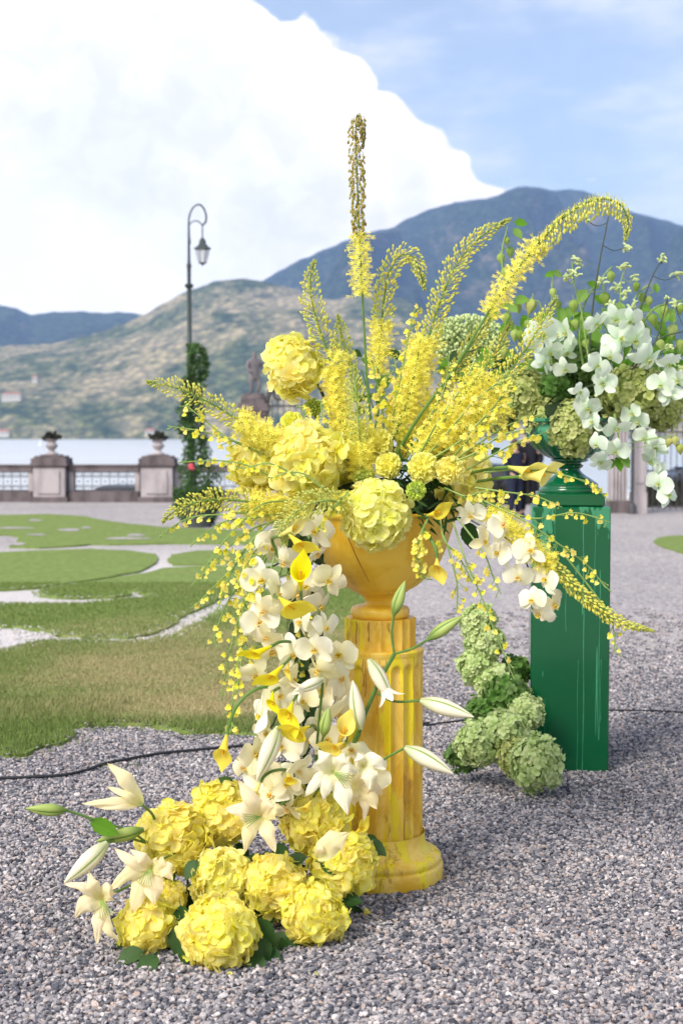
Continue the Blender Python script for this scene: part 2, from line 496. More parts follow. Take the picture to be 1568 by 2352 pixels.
# ---- lawn islands, outlines on the ground
def zl(pts):   # coordinates read off an enlarged part of the photograph
    return [(x * 0.375, 1137 + y * 0.375) for x, y in pts]
lawns = {
 'far': zl([(-900, 100), (0, 128), (300, 123), (500, 134), (650, 163), (800, 184), (1000, 203), (1450, 222), (1900, 240), (2000, 290), (1568, 308), (1100, 303), (700, 310), (560, 308), (450, 320), (250, 330), (60, 326), (110, 290), (115, 262), (60, 250), (0, 250), (-900, 300)]),
 'ellipse': zl([(-500, 370), (0, 360), (200, 350), (550, 338), (800, 350), (950, 370), (975, 400), (930, 440), (850, 480), (760, 492), (640, 518), (450, 543), (345, 562), (230, 578), (60, 590), (-500, 615)]),
 'right': zl([(1050, 375), (1200, 350), (1568, 345), (2000, 345), (2200, 380), (2000, 418), (1568, 422), (1250, 430), (1060, 436), (1030, 410)]),
 'crescent': zl([(345, 572), (450, 555), (640, 528), (760, 507), (900, 488), (1000, 458), (1250, 443), (1700, 440), (1850, 470), (1600, 540), (1400, 620), (1200, 715), (1080, 780), (1040, 825), (920, 865), (800, 890), (500, 887), (350, 868), (200, 832), (80, 817), (-400, 800), (-400, 690), (0, 682), (200, 677), (500, 675), (700, 655), (860, 640), (935, 628), (900, 614), (850, 612), (840, 600), (790, 592), (810, 618), (700, 636), (500, 642), (350, 638), (250, 625), (225, 600)]),
 'front': zl([(-500, 1010), (0, 970), (200, 918), (330, 903), (500, 908), (720, 914), (900, 908), (1040, 882), (1100, 842), (1250, 772), (1400, 692), (1568, 612), (1750, 560), (2050, 520), (2300, 560), (2250, 800), (2130, 1150), (1950, 1400), (1750, 1480), (1568, 1492), (1300, 1480), (1080, 1470), (1000, 1440), (800, 1418), (600, 1428), (430, 1442), (400, 1540), (250, 1562), (150, 1612), (0, 1616), (-500, 1640)]),
 'side': [(1500, 1246), (1512, 1238), (1535, 1234), (1568, 1233), (1800, 1230), (1900, 1300), (1700, 1290), (1568, 1273), (1535, 1262), (1510, 1254)],
}
def lawn_mat():
    m, t = mat('lawn_turf')
    wp = wpos(t)
    a = t.noise(wp, 0.9, 5, 0.65); b = t.noise(wp, 14.0, 4, 0.7)
    s = t.n('ShaderNodeSeparateXYZ'); t.link(wp, s.inputs[0])
    dry = t.ss(s.outputs[1], 13.0, 8.5)       # the near island is parched in its middle
    edge = t.ss(s.outputs[1], 6.9, 7.8)
    lf = t.ss(s.outputs[0], -2.4, -1.1, 0.35, 1.0)
    dry = t.math('MULTIPLY', t.math('MULTIPLY', dry, edge), lf)
    f = t.math('ADD', t.math('MULTIPLY_ADD', a, 1.6, -0.95), t.math('MULTIPLY', dry, 0.85), clamp=True)
    c = t.mix(f, (0.19, 0.26, 0.07), (0.42, 0.34, 0.19))
    c = t.mix(1.0, c, t.ramp(b, [(0.25, (0.6, 0.6, 0.6)), (0.75, (1.3, 1.3, 1.25))]), 'MULTIPLY')
    finish(t, c, 0.9, 0.15, b, 0.8, 0.03, trans=0.0)
    return m
M['lawn'] = lawn_mat()
def inside(p, poly):
    x, y = p; c = False; j = len(poly) - 1
    for i in range(len(poly)):
        xi, yi = poly[i]; xj, yj = poly[j]
        if (yi > y) != (yj > y) and x < (xj - xi) * (y - yi) / (yj - yi) + xi: c = not c
        j = i
    return c
lawn_poly = {}
for k, pts in lawns.items():
    gp = [G(x, y) for x, y in pts]
    out = []
    for i in range(len(gp)):                       # ragged turf edge
        a, b = gp[i], gp[(i + 1) % len(gp)]
        n = max(1, min(30, int((b - a).length / 0.08)))
        for q in range(n):
            p = a.lerp(b, q / n)
            j = mnoise.noise(p * 3) * 0.03 + mnoise.noise(p * 17) * 0.018
            out.append((p.x + j, p.y + j * 1.2))
    lawn_poly[k] = out
    h = 0.022
    mb = MB(); n = len(out)
    vs = [(x, y, h) for x, y in out] + [(x * 1.0, y, -0.01) for x, y in out]
    mb.add(vs, [tuple(range(n))] + [(i, i + n, (i + 1) % n + n, (i + 1) % n) for i in range(n)])
    mb.build('lawn', M['lawn'], kind='structure', smooth=False)
# thin gravel scrolls set in the far lawn
mb = MB()
for cx, cy, rx, ry in [(95, 202, 110, 5), (215, 155, 42, 6), (425, 214, 66, 8), (528, 200, 30, 6), (225, 243, 60, 5), (780, 266, 140, 6), (830, 246, 55, 7), (110, 300, 45, 9)]:
    pts = []
    for i in range(18):
        a = 2 * pi * i / 18
        k = 1 + 0.12 * sin(3 * a + cx)
        x, y = zl([(cx + rx * k * cos(a), cy + ry * k * sin(a))])[0]
        p = G(x, y, 0.022); pts.append((p.x, p.y, 0.026))
    mb.add(pts, [tuple(range(18))])
mb.build('gravel_path', M['ground'], kind='structure', smooth=False)

# ---- scattered pebbles and grass blades (uncountable, instanced)
def scatter(name, cells, size, z, density, make_variants, smin, smax, rmin, rmax, material, seed, zj=0.0):
    me = bpy.data.meshes.new(name)
    vs, fs = [], []
    for (x, y) in cells:
        b = len(vs); vs += [(x, y, z), (x + size, y, z), (x + size, y + size, z), (x, y + size, z)]; fs.append((b, b + 1, b + 2, b + 3))
    me.from_pydata(vs, [], fs); me.update()
    o = bpy.data.objects.new(name, me); COL.objects.link(o); o['kind'] = 'stuff'
    me.materials.append(material)
    ng = bpy.data.node_groups.new(name, 'GeometryNodeTree')
    ng.interface.new_socket('Geometry', in_out='INPUT', socket_type='NodeSocketGeometry')
    ng.interface.new_socket('Geometry', in_out='OUTPUT', socket_type='NodeSocketGeometry')
    N = ng.nodes; L = ng.links
    gi = N.new('NodeGroupInput'); go = N.new('NodeGroupOutput')
    dp = N.new('GeometryNodeDistributePointsOnFaces'); dp.distribute_method = 'RANDOM'
    dp.inputs['Density'].default_value = density; dp.inputs['Seed'].default_value = seed
    L.new(gi.outputs[0], dp.inputs['Mesh'])
    def rv(a, b, sd):
        r = N.new('FunctionNodeRandomValue'); r.data_type = 'FLOAT_VECTOR'
        r.inputs[0].default_value = a; r.inputs[1].default_value = b; r.inputs['Seed'].default_value = sd
        return r.outputs[0]
    sp = N.new('GeometryNodeSetPosition'); L.new(dp.outputs['Points'], sp.inputs['Geometry'])
    L.new(rv((0, 0, 0), (0, 0, zj), seed + 3), sp.inputs['Offset'])
    src = make_variants(N, L)
    ip = N.new('GeometryNodeInstanceOnPoints')
    L.new(sp.outputs[0], ip.inputs['Points']); L.new(src, ip.inputs['Instance'])
    ip.inputs['Pick Instance'].default_value = True
    L.new(rv(rmin, rmax, seed + 1), ip.inputs['Rotation']); L.new(rv(smin, smax, seed + 2), ip.inputs['Scale'])
    sm = N.new('GeometryNodeSetMaterial'); sm.inputs['Material'].default_value = material
    L.new(ip.outputs[0], sm.inputs['Geometry']); L.new(sm.outputs[0], go.inputs[0])
    md = o.modifiers.new('scatter', 'NODES'); md.node_group = ng
    return o
def pebble_variants(sub):
    def f(N, L):
        gi = N.new('GeometryNodeGeometryToInstance')
        for k in range(6):
            ic = N.new('GeometryNodeMeshIcoSphere'); ic.inputs['Radius'].default_value = 1.0; ic.inputs['Subdivisions'].default_value = sub
            nt = N.new('ShaderNodeTexNoise'); nt.noise_dimensions = '4D'
            nt.inputs['W'].default_value = k * 7.3; nt.inputs['Scale'].default_value = 0.9; nt.inputs['Detail'].default_value = 1.0
            sub_ = N.new('ShaderNodeVectorMath'); sub_.operation = 'SUBTRACT'; L.new(nt.outputs['Color'], sub_.inputs[0]); sub_.inputs[1].default_value = (0.5, 0.5, 0.5)
            sc_ = N.new('ShaderNodeVectorMath'); sc_.operation = 'SCALE'; L.new(sub_.outputs[0], sc_.inputs[0]); sc_.inputs['Scale'].default_value = 1.9
            st = N.new('GeometryNodeSetPosition'); L.new(ic.outputs[0], st.inputs['Geometry']); L.new(sc_.outputs[0], st.inputs['Offset'])
            L.new(st.outputs[0], gi.inputs[0])
        return gi.outputs[0]
    return f
def blade_variants(N, L):
    gi = N.new('GeometryNodeGeometryToInstance')
    for k in range(3):
        c = N.new('GeometryNodeMeshCone'); c.inputs['Vertices'].default_value = 3
        c.inputs['Radius Top'].default_value = 0.0; c.inputs['Radius Bottom'].default_value = 0.0022; c.inputs['Depth'].default_value = 0.05
        L.new(c.outputs[0], gi.inputs[0])
    return gi.outputs[0]
def cells_in(d0, d1, size, margin, test):
    out = []; y = d0
    while y < d1:
        hw = 0.2405 * (y + size) + margin; x = -hw
        while x < hw:
            if test(x + size / 2, y + size / 2): out.append((x, y))
            x += size
        y += size
    return out
allp = list(lawn_poly.values())
def on_lawn(x, y): return any(inside((x, y), p) for p in allp)
near = cells_in(3.1, 7.0, 0.10, 0.35, lambda x, y: not on_lawn(x, y))
mid = cells_in(7.0, 12.6, 0.10, 0.3, lambda x, y: not on_lawn(x, y) and R.random() > (y - 8.5) / 4.2)
scatter('gravel', near, 0.10, 0.0, 9000, pebble_variants(2), (0.0038, 0.0034, 0.0028), (0.0108, 0.0082, 0.0060), (-0.5, -0.5, 0), (0.5, 0.5, 6.28), M['pebble'], 1, 0.009)
scatter('gravel', near, 0.10, 0.0, 60, pebble_variants(3), (0.010, 0.009, 0.006), (0.018, 0.014, 0.009), (-0.4, -0.4, 0), (0.4, 0.4, 6.28), M['pebble'], 5, 0.010)
scatter('gravel', mid, 0.10, 0.0, 5500, pebble_variants(1), (0.005, 0.0045, 0.003), (0.013, 0.010, 0.007), (-0.5, -0.5, 0), (0.5, 0.5, 6.28), M['pebble'], 2, 0.008)
gr1 = cells_in(6.2, 10.2, 0.06, 0.3, lambda x, y: on_lawn(x, y))
gr2 = cells_in(10.2, 14.0, 0.10, 0.3, lambda x, y: on_lawn(x, y))
def grass_mat():
    m, t = mat('grass_blades')
    wp = wpos(t)
    a = t.noise(wp, 0.9, 5, 0.65)
    s = t.n('ShaderNodeSeparateXYZ'); t.link(wp, s.inputs[0])
    dry = t.ss(s.outputs[1], 13.0, 8.5); edge = t.ss(s.outputs[1], 6.9, 7.7)
    lf = t.ss(s.outputs[0], -2.4, -1.1, 0.35, 1.0)
    dry = t.math('MULTIPLY', t.math('MULTIPLY', dry, edge), lf)
    f = t.math('ADD', t.math('MULTIPLY_ADD', a, 1.6, -0.95), t.math('MULTIPLY', dry, 0.85))
    f = t.math('ADD', f, t.math('MULTIPLY_ADD', objrand(t), 0.8, -0.4), clamp=True)
    c = t.mix(f, (0.22, 0.31, 0.075), (0.58, 0.48, 0.27))
    finish(t, c, 0.6, 0.3, trans=0.3)
    return m
M['grass'] = grass_mat()
scatter('grass', gr1, 0.06, 0.022, 9000, blade_variants, (0.8, 0.8, 0.22), (1.6, 1.6, 0.6), (-0.8, -0.8, 0), (0.8, 0.8, 6.28), M['grass'], 11)
scatter('grass', gr2, 0.10, 0.022, 3200, blade_variants, (1.4, 1.4, 0.3), (2.2, 2.2, 0.65), (-0.8, -0.8, 0), (0.8, 0.8, 6.28), M['grass'], 12)
def near_edge(x, y): return (not on_lawn(x, y)) and any(on_lawn(x + a, y + b) for a, b in ((.09, 0), (-.09, 0), (0, .12), (0, -.12)))
fringe = cells_in(6.2, 14.0, 0.06, 0.3, near_edge)
scatter('grass', fringe, 0.06, 0.004, 900, blade_variants, (0.8, 0.8, 0.3), (1.6, 1.6, 0.8), (-0.9, -0.9, 0), (0.9, 0.9, 6.28), M['grass'], 15)
rim = [c for c in gr1 + gr2 if not all(on_lawn(c[0] + a, c[1] + b) for a, b in ((.12, .03), (-.08, .03), (0.03, .16), (0.03, -.12)))]
scatter('gravel', rim, 0.06, 0.022, 900, pebble_variants(1), (0.005, 0.0045, 0.003), (0.012, 0.009, 0.006), (-0.5, -0.5, 0), (0.5, 0.5, 6.28), M['pebble'], 16, 0.004)
edge_cells = [c for c in gr1 if (c[1] < 7.9 and c[0] < -1.2) or c[1] < 7.3]
tuft = [c for c in edge_cells if mnoise.noise(Vector((c[0] * 2.2, c[1] * 2.2, 3))) > -0.25]
scatter('grass', tuft, 0.06, 0.022, 6000, blade_variants, (0.9, 0.9, 0.5), (1.5, 1.5, 1.15), (-0.7, -0.7, 0), (0.7, 0.7, 6.28), M['grass'], 13)
weed = cells_in(6.3, 8.6, 0.06, 0.0, lambda x, y: (not on_lawn(x, y)) and mnoise.noise(Vector((x * 1.7, y * 1.7, 9))) > 0.33 and x < 0)
if weed: scatter('grass', weed, 0.06, 0.004, 1800, blade_variants, (0.8, 0.8, 0.3), (1.4, 1.4, 0.8), (-0.9, -0.9, 0), (0.9, 0.9, 6.28), M['grass'], 14)

# ---- lake, road behind the balustrade, quay
WZ = -4.0
def water_mat():
    m, t = mat('lake_water')
    wp = wpos(t)
    n1 = t.noise(t.vmul(wp, (1.0, 0.35, 1)), 0.9, 4, 0.6)
    b = t.n('ShaderNodeBump'); b.inputs['Strength'].default_value = 0.8; b.inputs['Distance'].default_value = 0.5
    t.link(n1, b.inputs['Height'])
    p = t.n('ShaderNodeBsdfPrincipled')
    n2 = t.noise(t.vmul(wp, (0.15, 1.0, 1)), 0.02, 4, 0.6)
    t.link(t.mix(n2, (0.50, 0.54, 0.56), (0.64, 0.67, 0.69)), p.inputs['Base Color'])
    p.inputs['Roughness'].default_value = 0.28
    t.link(b.outputs[0], p.inputs['Normal'])
    o = t.n('ShaderNodeOutputMaterial'); t.link(p.outputs[0], o.inputs[0])
    return m
M['water'] = water_mat()
mb = MB(); mb.add([(-2600, 44, WZ), (2600, 44, WZ), (2600, 1650, WZ), (-2600, 1650, WZ)], [(0, 1, 2, 3)])
mb.build('water', M['water'], kind='structure')
M['asphalt'] = plain('asphalt', (0.07, 0.07, 0.075), 0.9, 0.2, 0.2, 3)
mb = MB(); mb.add([(-60, 31.7, -1.2), (60, 31.7, -1.2), (60, 43.6, -1.2), (-60, 43.6, -1.2)], [(0, 1, 2, 3)])
mb.build('road', M['asphalt'], kind='structure')
M['stone'] = plain('weathered_stone', (0.36, 0.31, 0.31), 0.9, 0.2, 0.25, 5, bstr=0.5)
mb = MB(); mb.box((0, 43.8, -2.6), (120, 0.4, 3.0))
mb.build('quay_wall', M['stone'], kind='structure', smooth=False)
mb = MB(); mb.box((0, 31.5, -0.9), (120, 0.36, 1.75))
mb.build('terrace_wall', M['stone'], kind='structure', smooth=False)

# ---- mountains
def hill_mat(name, green1, green2, tan, tanamt, pos_scale=1.0):
    m, t = mat(name)
    wp = t.vmul(wpos(t), (1.0, 0.55, 1.5))
    trees = t.voro(wp, 0.085 * pos_scale)
    patch = t.noise(wp, 0.006, 7, 0.72)
    fine = t.noise(wp, 0.03, 5, 0.7)
    g = t.mix(t.ss(fine, 0.35, 0.65), green1, green2)
    c = t.mix(t.ss(t.math('ADD', patch, t.math('MULTIPLY_ADD', fine, 0.5, -0.25)), 0.50 - tanamt, 0.74 - tanamt), g, tan)
    c = t.mix(1.0, c, t.ramp(trees, [(0.0, (1.35, 1.35, 1.3)), (0.7, (0.55, 0.6, 0.66))]), 'MULTIPLY')
    finish(t, c, 0.95, 0.1, t.math('SUBTRACT', 1.0, trees), 1.0, 5.0)
    return m
M['hillA'] = hill_mat('near_slope', (0.055, 0.085, 0.028), (0.17, 0.18, 0.06), (0.47, 0.37, 0.21), 0.10)
M['hillB'] = hill_mat('far_slope', (0.018, 0.04, 0.025), (0.05, 0.075, 0.04), (0.24, 0.18, 0.13), -0.03, 0.7)  # cloud shadow over this mountain is put into its dark slope colours
M['hillC'] = hill_mat('left_slope', (0.03, 0.055, 0.025), (0.06, 0.09, 0.035), (0.16, 0.13, 0.08), -0.06, 0.7)
def interp(pts, x):
    if x <= pts[0][0]: return pts[0][1]
    for (x0, y0), (x1, y1) in zip(pts, pts[1:]):
        if x <= x1:
            s = (x - x0) / (x1 - x0); s = s * s * (3 - 2 * s) * 0.35 + s * 0.65
            return y0 + (y1 - y0) * s
    return pts[-1][1]
def terrain(name, ridge, x0, x1, nx, d0, d1, nt, rough, seed, material, power=0.8, spur=0.25, jag=1.5):
    mb = MB(); rows = nt + 8
    for i in range(rows + 1):
        t = i / nt
        for j in range(nx + 1):
            x = x0 + (x1 - x0) * j / nx
            yr = interp(ridge, x) + jag * mnoise.noise(Vector((x * 0.05, seed, 0))) * 1.5 + jag * mnoise.noise(Vector((x * 0.35, seed, 5))) * 0.5
            d = d0 + (d1 - d0) * t
            r = ray(x, yr); top = HC + r.z * (d1 / r.y)
            base = WZ - 3.0
            a = ray(x, 997); wx = a.x * (d / a.y)
            if t <= 1:
                prof = t ** power
                nz = mnoise.fractal(Vector((wx * 0.0022, d * 0.0022, seed)), 0.9, 2.1, 6)
                rid = 1 - abs(mnoise.noise(Vector((wx * 0.0035, d * 0.0006, seed + 9)))) * 2
                z = base + (top - base) * prof + (top - base) * sin(pi * min(1, t)) * (nz * rough + (rid - 0.6) * spur)
            else:
                z = top - (top - base) * (t - 1) * 1.6
            rr = ray(x, yr + 3.0 + 10.0 * min(1, max(0, 1 - t)))
            if t < 1: z = min(z, HC + rr.z * (d / rr.y))      # the crest stays the skyline
            mb.v.append((wx, d, z)); mb.uv.append((0, 0))
    for i in range(rows):
        for j in range(nx):
            a = i * (nx + 1) + j
            mb.f.append((a, a + 1, a + nx + 2, a + nx + 1)); mb.mi.append(0)
    TERR[name] = (mb.v, mb.f)
    return mb.build(name, material, kind='structure')
TERR = {}
ridgeA = [(-900, 900), (-300, 850), (0, 795), (120, 790), (230, 765), (290, 742), (332, 722), (380, 695), (440, 665), (500, 645), (560, 639), (600, 645), (680, 665), (760, 690), (850, 672), (940, 690), (1000, 735), (1100, 790), (1250, 830), (1400, 800), (1600, 830), (1900, 900), (2500, 960)]
ridgeB = [(380, 800), (500, 722), (600, 647), (650, 617), (700, 592), (760, 567), (800, 550), (850, 532), (900, 523), (930, 503), (990, 479), (1040, 465), (1080, 459), (1110, 456), (1140, 448), (1165, 435), (1190, 427), (1230, 430), (1270, 439), (1300, 434), (1335, 439), (1370, 452), (1420, 480), (1470, 493), (1520, 505), (1568, 520), (1700, 570), (1950, 650), (2500, 720)]
ridgeC = [(-900, 640), (-300, 650), (-100, 690), (0, 701), (40, 707), (75, 723), (130, 716), (200, 715), (240, 720), (275, 716), (330, 722), (420, 745), (600, 800), (900, 880)]
terrain('near_hill', ridgeA, -900, 2500, 420, 1500, 2300, 90, 0.16, 1.7, M['hillA'], 0.75, 0.20)
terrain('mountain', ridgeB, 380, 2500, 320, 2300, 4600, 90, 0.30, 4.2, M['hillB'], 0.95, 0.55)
terrain('far_hill', ridgeC, -900, 900, 220, 2500, 4200, 60, 0.15, 8.8, M['hillC'], 0.85, 0.22)

# ---- air
def haze_mat():
    m = bpy.data.materials.new('air'); m.use_nodes = True
    t = NT(m.node_tree)
    v = t.n('ShaderNodeVolumePrincipled')
    v.inputs['Color'].default_value = (0.38, 0.57, 1.0, 1)
    v.inputs['Density'].default_value = 0.000125
    v.inputs['Anisotropy'].default_value = 0.0
    o = t.n('ShaderNodeOutputMaterial'); t.link(v.outputs[0], o.inputs['Volume'])
    return m
mb = MB(); mb.box((0, 2490, 422), (9000, 5020, 854))
hz = mb.build('haze', haze_mat(), kind='stuff', smooth=False)

# ================================================================== BACKGROUND THINGS
def dstone(name, col, dark, amt=0.5):
    m, t = mat(name)
    wp = wpos(t)
    a = t.noise(t.vmul(wp, (1, 1, 0.35)), 3.0, 5, 0.65); b = t.noise(wp, 25, 4)
    c = t.mix(t.ss(a, 0.42, 0.68, 0, amt), col, dark)
    finish(t, c, 0.9, 0.2, b, 0.4, 0.01)
    return m
M['pier'] = dstone('pink_grey_stone', (0.46, 0.41, 0.42), (0.17, 0.155, 0.16))
M['pierdark'] = dstone('blackened_stone', (0.17, 0.14, 0.145), (0.06, 0.05, 0.05), 0.8)
M['iron'] = plain('wrought_iron', (0.06, 0.06, 0.065), 0.6, 0.4)
M['bush'] = plain('clipped_foliage', (0.03, 0.03, 0.022), 0.7, 0.2, 0.4, 8)
M['creeper'] = plain('climber_leaves', (0.055, 0.12, 0.03), 0.6, 0.3, 0.4, 6, trans=0.2)
M['terracotta'] = plain('grey_pot', (0.10, 0.12, 0.11), 0.7, 0.3)
M['pinkrose'] = plain('pink_rose', (0.75, 0.12, 0.17), 0.6, 0.3, trans=0.2)
M['lampmetal'] = plain('dark_green_cast_iron', (0.035, 0.05, 0.05), 0.45, 0.5)

YB = 31.6
Q = px(YB)
def zB(y): return D(784, y, YB).z
def xB(x): return D(x, 1176, YB).x
piers = [-367, -123, 121, 365, 609, 853]
plabels = {-123: 'stone pier outside the left edge', 121: 'pinkish stone pier at the left end of the iron balustrade with planter urn on top', 365: 'stone balustrade pier just left of the potted climbing plant',
           609: 'stone balustrade pier hidden behind the flowers right of the climbing plant'}
for x in piers:
    if x in (-367, -123, 853): continue
    c = Vector((xB(x), YB, 0))
    t = thing('balustrade_pier', plabels[x], 'pier', c, 'piers of the lakeside balustrade')
    mb = MB(); mb.box((c.x, YB, zB(1140) / 2 + 0.0), (Q * 84, Q * 84, zB(1140))); mb.build('base', M['pierdark'], t, smooth=False)
    mb = MB(); mb.box((c.x, YB, (zB(1140) + zB(1073)) / 2), (Q * 72, Q * 72, zB(1073) - zB(1140)))
    mb.box((c.x, YB - Q * 37.5, (zB(1132) + zB(1080)) / 2), (Q * 48, Q * 3, zB(1080) - zB(1132)))
    mb.build('shaft', M['pier'], t, smooth=False)
    mb = MB(); z0 = zB(1073)
    for hw, dz in ((38, 4), (42, 5), (40, 12), (34, 5), (22, 3)):
        mb.box((c.x, YB, z0 + Q * dz / 2), (Q * 2 * hw, Q * 2 * hw, Q * dz)); z0 += Q * dz
    mb.build('cap', M['pierdark'], t, smooth=False)
    u = thing('planter_urn', ('stone urn with a dark clipped shrub on ' + {121: 'the leftmost visible pier', 365: 'the pier left of the climbing plant', 609: 'the pier behind the flowers'}[x]), 'urn', (c.x, YB, z0), 'urns on the balustrade piers')
    mb = MB()
    mb.lathe([(Q * a, z0 + Q * b) for a, b in ((15, 0), (15, 3), (8, 6), (6, 10), (9, 13), (13, 17), (14, 22), (10, 25), (9, 29), (14, 33), (16, 35), (12, 35.5))], 20, (c.x, YB, 0))
    mb.build('vase', M['pier'], u)
    mb = MB()
    for k in range(60):
        a = U(0, 2 * pi); r = 20 * sqrt(U(0, 1)); p = Vector((c.x + Q * r * cos(a), YB + Q * r * sin(a) * 0.8, z0 + Q * (40 + U(-5, 6) * (1 - r / 30))))
        mb.add([(0, 0, 0), (0.09, 0.02, 0.02), (0.07, 0.09, 0.05), (-0.02, 0.08, 0.0)], [(0, 1, 2, 3)], None, basis((U(-1, 1), U(-1, 1), U(0, 1)), roll=U(0, 6), loc=p))
    mb.ball((c.x, YB, z0 + Q * 39), Q * 17, 12, 7, (1.1, 0.9, 0.35), 0.15)
    mb.build('shrub', M['bush'], u, kind='stuff')
def scroll(mb, c, r, turns, sgn, rad, a0=0.0):
    pts = []
    for i in range(26):
        s = i / 25; a = a0 + sgn * turns * 2 * pi * s; q = r * (1 - 0.8 * s)
        pts.append((c[0] + q * cos(a), c[1], c[2] + q * sin(a)))
    mb.tube(pts, rad, 5)
blabels = {0: 'balustrade section with scrolled iron panel running off the left edge', 1: 'balustrade section with iron scrollwork in front of the parked dark car', 2: 'balustrade section partly behind the climbing plant'}
for k, (xa, xb) in enumerate([(-123 + 42, 121 - 42), (121 + 42, 365 - 42), (365 + 42, 609 - 42)]):
    x0, x1 = xB(xa), xB(xb); cx = (x0 + x1) / 2; W_ = x1 - x0
    if k == 0: W_ -= 0.0
    t = thing('balustrade', blabels[k], 'balustrade', (cx, YB, 0), 'iron and stone balustrade sections')
    mb = MB(); mb.box((cx, YB, zB(1128) / 2), (W_, Q * 50, zB(1128))); mb.build('plinth', M['pierdark'], t, smooth=False)
    mb = MB(); mb.box((cx, YB, (zB(1070) + zB(1083)) / 2), (W_, Q * 34, Q * 13)); mb.box((cx, YB, zB(1068.5)), (W_, Q * 40, Q * 3)); mb.build('rail', M['pierdark'], t, smooth=False)
    for sx in (-1, 1):
        mb = MB(); mb.box((cx + sx * (W_ / 2 - Q * 5), YB, (zB(1083) + zB(1128)) / 2), (Q * 10, Q * 26, Q * 45 - 0.004)); mb.build('post', M['pier'], t, smooth=False)
    mb = MB(); za, zb = zB(1128), zB(1083); xa_, xb_ = x0 + Q * 10, x1 - Q * 10
    for zz in (za + 0.02, zb - 0.02): mb.tube([(xa_, YB, zz), (xb_, YB, zz)], 0.012, 5)
    nb = 7; bw = (xb_ - xa_) / nb
    for i in range(nb + 1): mb.tube([(xa_ + bw * i, YB, za), (xa_ + bw * i, YB, zb)], 0.009, 5)
    for i in range(nb):
        c = (xa_ + bw * (i + 0.5), YB, (za + zb) / 2)
        for sx in (-1, 1):
            for sz in (-1, 1):
                scroll(mb, (c[0] + sx * bw * 0.22, YB, c[2] + sz * (zb - za) * 0.24), bw * 0.22, 1.2, sx * sz, 0.008, 0 if sx > 0 else pi)
        mb.lathe([(0.035, -0.01), (0.035, 0.01)], 8, c)
    mb.build('scrollwork', M['iron'], t)

